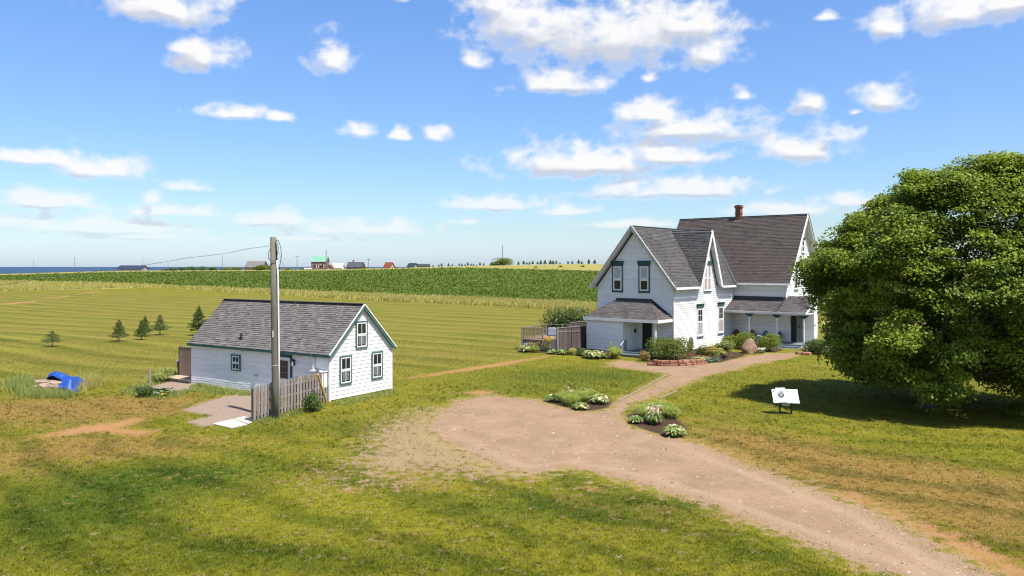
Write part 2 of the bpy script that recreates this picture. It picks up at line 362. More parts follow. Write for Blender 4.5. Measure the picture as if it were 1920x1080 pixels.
def shingle_material(name, c1, c2, c3):
    m, n, b = mat(name, .9, .15)
    pos = n.node('ShaderNodeTexCoord').outputs['Object']
    a = n.attr('rnd'); f = n.noise(pos, .55, 4, .6, .6); gr = n.noise(pos, 60, 2, .7)
    col = n.mix(a, c1, c2)
    col = n.mix(n.rng(f, .48, .68, 0, .75), col, c3)
    col = n.mix(n.rng(a, .965, .97, 0, .55), col, tuple(x * .45 for x in c1))
    col = n.mix(1.0, col, n.mix(gr, (.7,) * 3, (1.3,) * 3), 'MULTIPLY')
    n.put(b.inputs['Base Color'], col); return m
SH_MAIN = shingle_material('brown_charcoal_shingle', (.066, .055, .050), (.084, .070, .063), (.060, .050, .046))
SH_WING = shingle_material('charcoal_shingle', (.062, .059, .058), (.098, .092, .088), (.052, .050, .049))
SH_PORCH = shingle_material('porch_shingle', (.062, .056, .056), (.125, .112, .106), (.088, .078, .074))
SH_SHED = shingle_material('grey_brown_shingle', (.100, .091, .085), (.172, .156, .145), (.120, .110, .103))
m, n, b = mat('chimney_brick', .85, .2)
bt = n.node('ShaderNodeTexBrick'); bt.inputs['Scale'].default_value = 1.0
for k, v in (('Color1', (.24, .075, .035, 1)), ('Color2', (.16, .05, .028, 1)), ('Mortar', (.17, .12, .09, 1)), ('Mortar Size', .012), ('Brick Width', .22), ('Row Height', .075)): bt.inputs[k].default_value = v
tcn = n.node('ShaderNodeTexCoord').outputs['Object']; sx = n.node('ShaderNodeSeparateXYZ'); n.l.new(tcn, sx.inputs[0])
n.put(bt.inputs['Vector'], n.xyz(n.math('ADD', sx.outputs[0], sx.outputs[1]), sx.outputs[2], 0.0))
n.put(b.inputs['Base Color'], n.mix(n.rng(n.noise(tcn, 2.5, 3), .5, .7, 0, .6), bt.outputs['Color'], (.07, .035, .025))); BRICK = m
m, n, b = mat('sea_water', .18, .5)
posn = n.node('ShaderNodeNewGeometry').outputs['Position']
n.put(b.inputs['Base Color'], n.mix(n.noise(n.vmath('MULTIPLY', posn, (.0005, .004, 0)), 1.0, 4), (.012, .035, .075), (.018, .048, .095)))
bp = n.node('ShaderNodeBump'); bp.inputs['Strength'].default_value = 1.0; bp.inputs['Distance'].default_value = 2.5
n.put(bp.inputs['Height'], n.noise(posn, .25, 5, .7)); n.l.new(bp.outputs[0], b.inputs['Normal']); SEA = m; b.inputs['Roughness'].default_value = .5
L_TREE = leafmat('maple_leaf', (.024, .068, .007), (.285, .355, .026), trans=.32, scale=.45)
L_YEW = leafmat('yew_leaf', (.055, .100, .010), (.26, .30, .025), trans=.3)
L_SHRUB = leafmat('shrub_leaf', (.040, .080, .010), (.22, .25, .035), trans=.3, tip=(.28, .29, .10))
L_DARK = leafmat('dark_shrub_leaf', (.026, .062, .012), (.12, .17, .035), trans=.28, tip=(.22, .26, .16))
L_SPRUCE = leafmat('spruce_needle', (.022, .056, .009), (.12, .18, .025), trans=.1)
L_HOSTA = leafmat('variegated_hosta_leaf', (.13, .20, .04), (.36, .40, .14), trans=.3, tip=(.66, .64, .34))
L_HOSTAG = leafmat('green_hosta_leaf', (.08, .15, .03), (.24, .31, .07), trans=.3, tip=(.55, .56, .30))
L_LILY = leafmat('daylily_leaf', (.14, .21, .022), (.42, .46, .11), trans=.4)
L_YELLOW = leafmat('yellow_flower', (.50, .30, .02), (.62, .46, .05), trans=.2)
L_LIME = leafmat('lime_foliage', (.20, .22, .03), (.42, .40, .10), trans=.2)
L_ORANGE = leafmat('ochre_foliage', (.22, .14, .03), (.38, .28, .07), trans=.2)
L_PINK = leafmat('pink_flower', (.62, .42, .38), (.75, .62, .52), trans=.2)
L_WHITEF = leafmat('white_flower', (.62, .62, .56), (.78, .78, .72), trans=.2)
L_PURPLE = leafmat('purple_foliage', (.045, .018, .022), (.085, .03, .035), trans=.1)
L_DUSTY = leafmat('grey_green_foliage', (.085, .12, .085), (.16, .20, .14), trans=.1)
L_TALL = leafmat('tall_dry_grass', (.29, .28, .05), (.56, .48, .16), trans=.45, scale=.08)
L_WEED = leafmat('weed_grass', (.13, .18, .035), (.40, .42, .12), trans=.42)
L_CROP = leafmat('crop_leaf', (.040, .078, .006), (.135, .175, .014), trans=.25, scale=.05)

# ------------------------------------------------------------------ mesh helpers
class MB:
    def __init__(s): s.v = []; s.f = []; s.r = []
    def add(s, vs, fs, r=.5):
        o = len(s.v); s.v.extend([tuple(p) for p in vs]); s.f.extend([tuple(i + o for i in f) for f in fs]); s.r.extend([r] * len(vs))
    def hexa(s, p, r=.5):
        s.add(p, [(3, 2, 1, 0), (4, 5, 6, 7), (0, 1, 5, 4), (1, 2, 6, 5), (2, 3, 7, 6), (3, 0, 4, 7)], r); return s
    def box(s, x0, x1, y0, y1, z0, z1, r=.5):
        return s.hexa([(x0, y0, z0), (x1, y0, z0), (x1, y1, z0), (x0, y1, z0), (x0, y0, z1), (x1, y0, z1), (x1, y1, z1), (x0, y1, z1)], r)
    def obox(s, O, e, n, e0, e1, n0, n1, z0, z1, r=.5):
        O, e, n = Vector(O), Vector(e), Vector(n); u = Vector((0, 0, 1))
        q = [(e0, n0, z0), (e1, n0, z0), (e1, n1, z0), (e0, n1, z0), (e0, n0, z1), (e1, n0, z1), (e1, n1, z1), (e0, n1, z1)]
        P = [O + e * a + n * b_ + u * c_ for a, b_, c_ in q]
        if e.cross(n).z < 0: P = [P[i] for i in (3, 2, 1, 0, 7, 6, 5, 4)]
        return s.hexa(P, r)
    def beam(s, p0, p1, w, h, up=(0, 0, 1), r=.5, dz=0.0):
        p0, p1, up = Vector(p0), Vector(p1), Vector(up)
        d = (p1 - p0).normalized(); sd = d.cross(up).normalized(); u = sd.cross(d).normalized()
        P = []
        for p in (p0, p1):
            P.append([p + sd * a * w / 2 + u * (b_ * h / 2 + dz) for a, b_ in ((-1, -1), (1, -1), (1, 1), (-1, 1))])
        (a0, a1, a2, a3), (b0, b1, b2, b3) = P
        return s.hexa([a0, a1, b1, b0, a3, a2, b2, b3][:], r)
    def slab(s, pts, t, r=.5):
        """flat polygon given thickness t downwards along its normal"""
        P = [Vector(p) for p in pts]; n = Vector((0, 0, 0))
        for i in range(len(P)): n += P[i].cross(P[(i + 1) % len(P)])
        n.normalize()
        if n.z < 0: n = -n; P = P[::-1]
        k = len(P); Q = [p - n * t for p in P]
        s.add(P + Q, [tuple(range(k)), tuple(range(2 * k - 1, k - 1, -1))] + [(i, k + i, k + (i + 1) % k, (i + 1) % k) for i in range(k)], r); return s
    def tube(s, path, rad, n=8, r=.5, cap=True):
        P = [Vector(p) for p in path]; k = len(P)
        if not hasattr(rad, '__len__'): rad = [rad] * k
        vs = []; fs = []
        for i, p in enumerate(P):
            d = (P[min(i + 1, k - 1)] - P[max(i - 1, 0)]).normalized()
            a = d.cross(Vector((0, 0, 1)) if abs(d.z) < .9 else Vector((1, 0, 0))).normalized(); b_ = d.cross(a)
            for j in range(n):
                t = 2 * math.pi * j / n; vs.append(p + (a * math.cos(t) + b_ * math.sin(t)) * rad[i])
        for i in range(k - 1):
            for j in range(n):
                fs.append((i * n + j, (i + 1) * n + j, (i + 1) * n + (j + 1) % n, i * n + (j + 1) % n))
        if cap: fs.append(tuple(range(n))); fs.append(tuple(range(k * n - 1, k * n - n - 1, -1)))
        s.add(vs, fs, r); return s
    def build(s, name, material, parent=None, smooth=False, **kw):
        me = bpy.data.meshes.new(name); me.from_pydata(s.v, [], s.f); me.update()
        at_ = me.attributes.new('rnd', 'FLOAT', 'POINT'); at_.data.foreach_set('value', np.array(s.r, np.float32))
        return link(name, me, material, parent, smooth, **kw)
def link(name, me, material, parent=None, smooth=False, label=None, cat=None, group=None, kind=None):
    me.materials.append(material)
    if smooth: me.polygons.foreach_set('use_smooth', [True] * len(me.polygons))
    o = bpy.data.objects.new(name, me); COL.objects.link(o)
    if parent is not None: o.parent = parent
    tag(o, label, cat, group, kind); return o
def tag(o, label=None, cat=None, group=None, kind=None):
    for k, v in (('label', label), ('category', cat), ('group', group), ('kind', kind)):
        if v: o[k] = v
    return o
def thing(name, label, cat, loc=(0, 0, 0), rz=0.0, group=None):
    o = bpy.data.objects.new(name, None); COL.objects.link(o); o.empty_display_size = .3
    o.location = loc; o.rotation_euler = (0, 0, rz); return tag(o, label, cat, group)
def copy_tree(o, parent=None):
    c_ = o.copy(); COL.objects.link(c_)
    if parent is not None: c_.parent = parent
    for ch in o.children: copy_tree(ch, c_)
    return c_
def np_mesh(name, V, Fc, attrs=None):
    """fast mesh from arrays; Fc is (n,3) or (n,4)"""
    me = bpy.data.meshes.new(name); k = Fc.shape[1]
    me.vertices.add(len(V)); me.vertices.foreach_set('co', np.ascontiguousarray(V, np.float32).ravel())
    me.loops.add(Fc.size); me.loops.foreach_set('vertex_index', np.ascontiguousarray(Fc, np.int32).ravel())
    me.polygons.add(len(Fc)); me.polygons.foreach_set('loop_start', np.arange(0, Fc.size, k, dtype=np.int32))
    me.update(calc_edges=True)
    for nm, a in (attrs or {}).items():
        q = me.attributes.new(nm, 'FLOAT', 'POINT'); q.data.foreach_set('value', np.ascontiguousarray(a, np.float32))
    return me
def unit(v): return v / np.maximum(np.linalg.norm(v, axis=1, keepdims=True), 1e-9)
def leaf_mesh(name, Pn, size, nrm, rnd, aspect=.62, jitter=.7, droop=.25):
    """leaf cards: one folded diamond (four corners, two faces) per point"""
    k = len(Pn)
    nr = unit(nrm + rng.normal(0, jitter, (k, 3)))
    d = unit(np.cross(nr, rng.normal(0, 1, (k, 3)))); sd = np.cross(nr, d)
    s_ = np.asarray(size).reshape(-1, 1) * np.ones((k, 1))
    base = Pn - d * s_ * .5; tip = Pn + d * s_ * .5 - nr * s_ * droop
    l = Pn + sd * s_ * aspect * .5 - nr * s_ * .06; r_ = Pn - sd * s_ * aspect * .5 - nr * s_ * .06
    V = np.stack([base, r_, tip, l], 1).reshape(-1, 3)
    i = np.arange(k)[:, None] * 4
    Fc = np.concatenate([i + [[0, 1, 2]], i + [[0, 2, 3]]], 1).reshape(-1, 3)
    return np_mesh(name, V, Fc, {'rnd': np.repeat(rnd, 4)})
def blade_mesh(name, base, hgt, wid, lean, rnd, extra=None, bend=False):
    k = len(base); a = rng.uniform(0, 2 * np.pi, k)
    sd = np.stack([np.cos(a), np.sin(a), np.zeros(k)], 1) * (np.asarray(wid) * .5).reshape(-1, 1)
    b2 = rng.uniform(0, 2 * np.pi, k)
    ln = np.stack([np.cos(b2), np.sin(b2), np.zeros(k)], 1) * (np.asarray(lean) * hgt).reshape(-1, 1)
    tip = base + ln; tip[:, 2] += hgt
    V = np.stack([base - sd, base + sd, tip], 1).reshape(-1, 3)
    Fc = np.arange(3 * k).reshape(-1, 3)
    at_ = {'rnd': np.repeat(rnd, 3)}
    for q, v in (extra or {}).items(): at_[q] = np.repeat(v, 3)
    return np_mesh(name, V, Fc, at_)

def courses(pts, up, expo, tab=None, lift=.012, back=.0, seed=1, start=None):
    """overlapping courses (lap siding or shingles) over a convex polygon; up = upslope direction in its plane"""
    R = random.Random(seed)
    P = [Vector(p) for p in pts]; s = Vector(up).normalized(); nn = Vector((0, 0, 0))
    for i in range(len(P)): nn += P[i].cross(P[(i + 1) % len(P)])
    nn.normalize(); e = s.cross(nn).normalized(); O = P[0]
    Q = [((p - O).dot(e), (p - O).dot(s)) for p in P]
    t0, t1 = min(q[1] for q in Q), max(q[1] for q in Q)
    def span(t):
        xs = []
        for i in range(len(Q)):
            (xa, ta), (xb, tb) = Q[i], Q[(i + 1) % len(Q)]
            if (ta - t) * (tb - t) <= 0 and abs(ta - tb) > 1e-9: xs.append(xa + (xb - xa) * (t - ta) / (tb - ta))
        return (min(xs), max(xs)) if len(xs) > 1 else None
    m_ = MB(); row = 0; t = t0
    def pt(x, tt, h_): return O + e * x + s * tt + nn * h_
    while t < t1 - 1e-4:
        tb = min(t + expo, t1)
        A, B = span(min(max(t + 1e-4, t0), t1)), span(max(tb - 1e-4, t0))
        if A and B:
            if tab is None:
                cells = [(0.0, 1.0)]
            else:
                wd = max(A[1] - A[0], B[1] - B[0], .01); k = max(1, round(wd / tab)); off = (row % 2) * .5 + R.random() * .3
                cuts = [0.0] + sorted(min(max((i + off + R.uniform(-.12, .12)) / k, 0), 1) for i in range(k)) + [1.0]
                cells = [(cuts[i], cuts[i + 1]) for i in range(len(cuts) - 1) if cuts[i + 1] - cuts[i] > 1e-4]
            for (c0, c1) in cells:
                l_ = lift * (1 if tab is None else R.uniform(.7, 1.5)); g_ = 0 if tab is None else .004 / max(A[1] - A[0], .1)
                a0, a1 = A[0] + (A[1] - A[0]) * (c0 + g_), A[0] + (A[1] - A[0]) * (c1 - g_)
                b0, b1 = B[0] + (B[1] - B[0]) * (c0 + g_), B[0] + (B[1] - B[0]) * (c1 - g_)
                dt = 0 if tab is None else R.uniform(-.012, .012)
                if dt and t + dt < t0: dt = 0
                v = [pt(a0, t + dt, back - .002), pt(a1, t + dt, back - .002), pt(a1, t + dt, back + l_), pt(a0, t + dt, back + l_), pt(b1, tb, back + .001), pt(b0, tb, back + .001)]
                m_.add(v, [(0, 1, 2, 3), (3, 2, 4, 5)], R.random())
        t = tb; row += 1
    return m_
def roof_plane(parent, pts, up, material, expo=.17, tab=.34, seed=1, thick=.05, soffit=WTRIM, sthick=.07):
    r = MB().slab(pts, thick).build('roof', material, parent)
    P = [Vector(p) for p in pts]; n_ = Vector((0, 0, 0))
    for i in range(len(P)): n_ += P[i].cross(P[(i + 1) % len(P)])
    n_.normalize()
    if n_.z < 0: n_ = -n_; P = P[::-1]
    courses([p + n_ * .003 for p in P], up, expo, tab, .022, 0, seed).build('shingles', material, r, kind='stuff')
    MB().slab([p - n_ * (thick + .003) for p in P], sthick).build('soffit', soffit, r)
    return r

def window(parent, O, e, n, w_, z0, z1, trim, tw=.09, head=None, blind=None, cols=1, rows=(1, 1), sashw=.06, sill=True, sash=None, crown=0.0, split=.5):
    """double hung window: trim boards, white sashes, glass, glazing bars; O at the wall foot in the middle of the window"""
    sash = sash or WTRIM; O = Vector(O) + Vector(n) * .032
    m_ = MB(); h_ = w_ / 2
    ci = crown
    m_.obox(O, e, n, -h_, -h_ + tw, .012, .05, z0, z1 - ci); m_.obox(O, e, n, h_ - tw, h_, .012, .05, z0, z1 - ci)
    m_.obox(O, e, n, -h_ + tw, h_ - tw, .012, .05, z0, z0 + tw * .9); m_.obox(O, e, n, -h_ + tw, h_ - tw, .012, .05, z1 - ci - tw, z1 - ci)
    wn = m_.build('window', trim, parent)
    if crown:
        k = MB(); k.obox(O, e, n, -h_ - .05, h_ + .05, .012, .10, z1 - ci + .003, z1 - .08); k.obox(O, e, n, -h_ - .11, h_ + .11, .012, .15, z1 - .078, z1)
        k.build('head_crown', head or trim, wn)
    if sill: MB().obox(O, e, n, -h_ - .03, h_ + .03, .013, .10, z0 - .055, z0 - .004).build('sill', head or trim, wn)
    iw, b0, b1 = h_ - tw - .003, z0 + tw * .9 + .003, z1 - ci - tw - .003
    zm = b0 + (b1 - b0) * split
    for (lo, hi, dep, nrows, bl) in ((b0, zm, .022, rows[0], False), (zm, b1, .03, rows[1], True)):
        s_ = MB(); d0_, d1_ = .014, dep + .012
        s_.obox(O, e, n, -iw, -iw + sashw, d0_, d1_, lo, hi - .002); s_.obox(O, e, n, iw - sashw, iw, d0_, d1_, lo, hi - .002)
        s_.obox(O, e, n, -iw + sashw, iw - sashw, d0_, d1_, lo, lo + sashw); s_.obox(O, e, n, -iw + sashw, iw - sashw, d0_, d1_, hi - sashw, hi - .002)
        gx0, gx1, gz0, gz1 = -iw + sashw, iw - sashw, lo + sashw, hi - sashw
        for c_ in range(1, cols):
            x = gx0 + (gx1 - gx0) * c_ / cols; s_.obox(O, e, n, x - .014, x + .014, d0_ + .004, d1_ - .004, gz0, gz1)
        for r_ in range(1, nrows):
            z = gz0 + (gz1 - gz0) * r_ / nrows; s_.obox(O, e, n, gx0, gx1, d0_ + .003, d1_ - .006, z - .012, z + .012)
        s_.build('sash', sash, wn)
        gl = blind if (blind and (bl or blind is CURTAIN)) else GLASS
        MB().obox(O, e, n, gx0 + .001, gx1 - .001, d0_ + .0005, d0_ + .0035, gz0 + .001, gz1 - .001).build('pane', gl, wn)
    return wn

# ================================================================== THE SETTING
CLOUDS = [  # where each cloud stands, as measured: centre x, y and half sizes
 (310, 18, 115, 46), (385, 108, 66, 38), (335, 95, 30, 22), (622, 112, 48, 46), (440, 212, 82, 16), (520, 219, 36, 15),
 (675, 244, 46, 22), (815, 251, 38, 22), (752, 252, 28, 13), (60, 292, 84, 19), (190, 312, 92, 30), (360, 347, 46, 15),
 (95, 374, 100, 22), (288, 372, 28, 15), (320, 392, 120, 17), (170, 420, 190, 26), (500, 408, 105, 21), (680, 426, 160, 20),
 (985, 45, 120, 80), (1150, 62, 205, 88), (1330, 100, 68, 42), (1060, 158, 104, 31), (890, 120, 40, 24), (925, 12, 60, 50), (1290, 45, 100, 56),
 (1290, 236, 150, 40), (1215, 212, 76, 30), (1100, 298, 190, 46), (1250, 285, 110, 32), (1255, 351, 170, 29),
 (930, 380, 125, 17), (870, 412, 52, 13), (1075, 393, 80, 14), (1390, 180, 27, 16), (1520, 188, 44, 29), (1660, 181, 60, 33), (1603, 210, 17, 10),
 (1505, 275, 92, 36), (1560, 250, 52, 28), (1660, 50, 54, 40), (1800, 22, 100, 48), (1890, 8, 80, 30), (1550, 45, 30, 12),
 (1480, 389, 125, 20), (1610, 372, 80, 16), (750, 8, 20, 18), (1215, 150, 22, 15), (250, 442, 140, 9), (590, 446, 120, 9), (30, 410, 60, 14), (1180, 418, 110, 10)]

def gnoise(x, y, seed):
    """smooth gradient noise"""
    x0 = np.floor(x).astype(np.int64); y0 = np.floor(y).astype(np.int64); fx, fy = x - x0, y - y0
    def gr(ix, iy):
        h_ = (ix * 374761393 + iy * 668265263 + seed * 974711) & 0x7fffffff
        h_ = ((h_ ^ (h_ >> 13)) * 1274126177) & 0x7fffffff
        a = ((h_ ^ (h_ >> 16)) % 4096) * (2 * np.pi / 4096); return np.cos(a), np.sin(a)
    u, v = fx * fx * fx * (fx * (fx * 6 - 15) + 10), fy * fy * fy * (fy * (fy * 6 - 15) + 10)
    def dt(ix, iy, ax, ay): c_, s_ = gr(ix, iy); return c_ * ax + s_ * ay
    a = dt(x0, y0, fx, fy); b_ = dt(x0 + 1, y0, fx - 1, fy); c_ = dt(x0, y0 + 1, fx, fy - 1); d = dt(x0 + 1, y0 + 1, fx - 1, fy - 1)
    return (a + (b_ - a) * u) * (1 - v) + (c_ + (d - c_) * u) * v
def fbm(x, y, octs, seed, gain=.5, billow=False):
    v = 0; a = 1.0; t = 0
    for o in range(octs):
        n_ = gnoise(x * 2 ** o + 17.3 * o, y * 2 ** o - 9.1 * o, seed + o) * 1.5
        v = v + a * ((.55 - 1.6 * np.abs(n_)) if billow else n_); t += a; a *= gain
    return v / t
def build_clouds():
    st = .00125
    azs = np.concatenate([np.arange(-np.pi, -.66, .02), np.arange(-.66, .66, st), np.arange(.66, np.pi + .02, .02)])
    els = np.concatenate([np.arange(.002, .385, st), np.arange(.385, .85, .015)])
    A, E = np.meshgrid(azs, els)
    def field(A, E):
        wx = fbm(A * 22, E * 34, 3, 5) * .007 * np.clip(E / .12, .25, 1); wy = fbm(A * 22 + 40, E * 34, 3, 9) * .005 * np.clip(E / .12, .15, 1)
        a_, e_ = A + wx, E + wy
        env = np.full(A.shape, -3.0)
        for (x, y, rx, ry) in CLOUDS:
            tx, ty = (x - CX) / F, (HY - y) / F; ca = math.atan(tx); cel = ty * math.cos(ca)
            dx = (a_ - ca) * F / (rx * math.cos(ca) ** 1.0) * .86; dy = (e_ - cel) * F / ry * .90 + .28
            dy = np.where(dy > 0, dy * .80, dy * -1.75)
            env = np.maximum(env, (.86 if rx > 60 else .74) - np.sqrt(dx * dx + dy * dy))
        out_ = np.maximum(np.clip((np.abs(A) - .66) / .1, 0, 1), np.clip((E - .375) / .04, 0, 1))
        gen = np.clip(fbm(A * 3.1, E * 8, 3, 31) * 2.6 - .25, -2, .7)  # unseen clouds outside the view, cover raised to add ambient light
        env = np.where(out_ > 0, gen * out_ + env * (1 - out_), env)
        k = 1.0
        d = env + fbm(A * 24 / k, E * 36 / k, 7, 3, .55) * .80 + fbm(A * 34, E * 44, 4, 61, .5, True) * .32
        return d, env
    d, env = field(A, E); du, eu = field(A + .006, E + .013)
    alpha = sstep((d + .12) / .80) * np.clip(E / .05, 0, 1) * (1 - np.clip((E - .70) / .14, 0, 1))
    alpha = alpha * (.55 + .45 * np.clip((E - .02) / .1, 0, 1))
    lit = np.clip(.60 - .85 * (eu - env) / .22 * 0.5 - .42 * (du - d), 0, 1)
    thick = sstep((d - .02) / .5)
    shade = np.clip(1 - thick * (1 - lit) * 1.6, 0, 1)
    R_ = 41000.0
    V = np.stack([R_ * np.sin(A) * np.cos(E), R_ * np.cos(A) * np.cos(E), H + R_ * np.sin(E)], -1).reshape(-1, 3)
    idx = np.arange(A.size).reshape(A.shape)
    Q = np.stack([idx[:-1, :-1], idx[1:, :-1], idx[1:, 1:], idx[:-1, 1:]], -1).reshape(-1, 4)
    Q = Q[alpha.ravel()[Q].max(1) > .004]
    u, inv = np.unique(Q, return_inverse=True)
    me = np_mesh('clouds', V[u], inv.reshape(-1, 4), {'alpha': alpha.ravel()[u], 'shade': shade.ravel()[u]})
    m = bpy.data.materials.new('cloud'); m.use_nodes = True; m.cycles.emission_sampling = 'NONE'; n = NT(m.node_tree); n.n.clear()
    em = n.node('ShaderNodeEmission'); tr = n.node('ShaderNodeBsdfTransparent'); mx = n.node('ShaderNodeMixShader'); o = n.node('ShaderNodeOutputMaterial')
    n.put(em.inputs['Color'], n.mix(n.attr('shade'), (.315, .335, .385), (.49, .49, .495))); em.inputs['Strength'].default_value = 1.0
    n.put(mx.inputs[0], n.attr('alpha')); n.l.new(tr.outputs[0], mx.inputs[1]); n.l.new(em.outputs[0], mx.inputs[2]); n.l.new(mx.outputs[0], o.inputs[0])
    link('clouds', me, m, None, True, kind='structure')
build_clouds()

def build_ground():
    xs = np.array(sorted(set(np.round(np.arange(-34, 38, .25), 4)) | set([-34 - x for x in grow(.3, 1500, .35, 1.075)]) | set([38 + x for x in grow(.3, 1500, .35, 1.075)])))
    ys = np.array(sorted(set(np.round(np.arange(14, 62, .22), 4)) | set([14 - x for x in grow(.3, 300, .4, 1.12)]) | set([62 + x for x in grow(.2, 790, .3, 1.022)])))
    X, Y = np.meshgrid(xs, ys); sh = X.shape
    A = ground_attrs(X.ravel(), Y.ravel())
    Z = height(X, Y)
    V = np.stack([X.ravel(), Y.ravel(), Z.ravel()], 1)
    idx = np.arange(X.size).reshape(sh)
    Q = np.stack([idx[:-1, :-1], idx[:-1, 1:], idx[1:, 1:], idx[1:, :-1]], -1).reshape(-1, 4)
    cm = {k: A[k][Q].mean(1) for k in ATT}; cx = V[Q].mean(1)
    cls = np.zeros(len(Q), int)
    cls[cm['field'] > 0] = 1; cls[cm['meadow'] > 0] = 2; cls[cm['crop'] > 0] = 3
    cls[cm['gravel'] > 0] = 4
    px = CX + F * cx[:, 0] / np.maximum(cx[:, 1], 1)
    cls[(cls == 4) & (cx[:, 1] > 40.5) & (px > 1120)] = 5
    cls[cm['pad'] > 0] = 6; cls[cm['mulch'] > 0] = 7
    cls[(cls == 0) & (cm['soil'] > 0) & (cx[:, 1] < 36)] = 8
    for i, nm in enumerate(('lawn', 'mown_field', 'meadow', 'crop_field', 'gravel_driveway', 'gravel_path', 'gravel_pad', 'mulch_bed', 'bare_soil')):
        q = Q[cls == i]
        if not len(q): continue
        u, inv = np.unique(q, return_inverse=True)
        me = np_mesh(nm, V[u], inv.reshape(-1, 4), {k: A[k][u] for k in ATT})
        link(nm, me, GROUND, None, True, kind='structure')
build_ground()
MB().add([(-60000, 500, -12), (60000, 500, -12), (60000, 60000, -12), (-60000, 60000, -12)], [(0, 1, 2, 3)])
sea = MB(); sea.add([(-60000, 560, -12), (60000, 560, -12), (60000, 62000, -12), (-60000, 62000, -12)], [(0, 1, 2, 3)])
sea.build('sea', SEA, kind='structure')

# grass: blades over the near lawn, thinning with distance
def scatter(n_, ymin, ymax, tmax=.72):
    y = 1 / rng.uniform(1 / ymax, 1 / ymin, n_); t = rng.uniform(-tmax, tmax, n_); return t * y, y
def lawn_blades():
    X, Y = scatter(430000, 15.5, 75)
    tx_, ty_ = scatter(5200, 15.5, 46); q = np.repeat(np.arange(len(tx_)), 16)
    X = np.concatenate([X, tx_[q] + rng.normal(0, .05, len(q))]); Y = np.concatenate([Y, ty_[q] + rng.normal(0, .05, len(q))]); tuft = np.arange(len(X)) >= 430000
    A = ground_attrs(X, Y)
    nz = rng.normal(0, .35, len(X))
    keep = (A['gravel'] + nz < .08) & (A['pad'] + nz * .4 < -.05) & (A['mulch'] < 0) & (A['soil'] + nz * .6 < .05)
    keep &= rng.random(len(X)) > A['sand'] * .5
    keep &= ~((A['gravel'] > -.6) & (rng.random(len(X)) < .55))
    bx = house_local(X, Y); keep &= ~((bx[0] > -3.2) & (bx[1] > -.2) & (bx[1] < 7.4)) & ~((bx[0] > 9.5) & (bx[1] > -7.6) & (bx[1] < 7.5))
    sl_ = shed_local(X, Y); keep &= ~((sl_[0] > 0) & (sl_[0] < 4.85) & (sl_[1] > 0) & (sl_[1] < 11.6))
    tuft = tuft[keep]; X, Y = X[keep], Y[keep]; A = {k: v[keep] for k, v in A.items()}
    k = len(X); base = np.stack([X, Y, height(X, Y) - .006], 1)
    h_ = rng.gamma(5, .0085, k) * (1 + .35 * np.clip(A['lush'], 0, 1)) * np.clip(Y / 30, .8, 1.4) * np.where(tuft, 1.5, 1)
    me = blade_mesh('grass', base, h_, rng.uniform(.010, .022, k) * np.clip(Y / 24, .9, 2.2), rng.uniform(.2, 1.5, k), rng.random(k), A)
    link('grass', me, BLADE, kind='stuff')
def loose_stones():
    X, Y = scatter(150000, 16, 44); d = sdf(X, Y, DRIVE); k = (d > .05) & (rng.random(len(X)) < np.where(d < .5, .5, .22)); X, Y = X[k], Y[k]; n_ = len(X)
    s_ = rng.gamma(3, .006, n_) * np.clip(Y / 22, 1, 1.5); a = rng.uniform(0, 6.28, n_); Z = height(X, Y)
    pts = []
    for j in range(4):
        t = a + j * 1.571; q = s_ * rng.uniform(.7, 1.3, n_); pts.append(np.stack([X + np.cos(t) * q, Y + np.sin(t) * q, Z - .003], 1))
    pts.append(np.stack([X + rng.normal(0, .2, n_) * s_, Y + rng.normal(0, .2, n_) * s_, Z + s_ * rng.uniform(.45, .9, n_)], 1))
    V = np.stack(pts, 1).reshape(-1, 3); i = np.arange(n_)[:, None] * 5
    Fc = np.concatenate([i + [[0, 1, 4]], i + [[1, 2, 4]], i + [[2, 3, 4]], i + [[3, 0, 4]]], 1).reshape(-1, 3)
    link('gravel_stones', np_mesh('gravel_stones', V, Fc, {'rnd': np.repeat(rng.random(n_), 5)}), simple('loose_stone', (.26, .185, .125), (.17, .125, .095), 30, rnd=.55, rough=.9), kind='stuff')
def house_local(X, Y):
    c_, s_ = math.cos(HOUSE_TH), math.sin(HOUSE_TH); dx, dy = X - HKX, Y - HKY
    return dx * c_ + dy * s_, -dx * s_ + dy * c_
SHED_TH, SKX, SKY = 1.0, -9.47, 40.08
def shed_local(X, Y):
    c_, s_ = math.cos(SHED_TH), math.sin(SHED_TH); dx, dy = X - SKX, Y - SKY
    return dx * c_ + dy * s_, -dx * s_ + dy * c_
lawn_blades(); loose_stones()
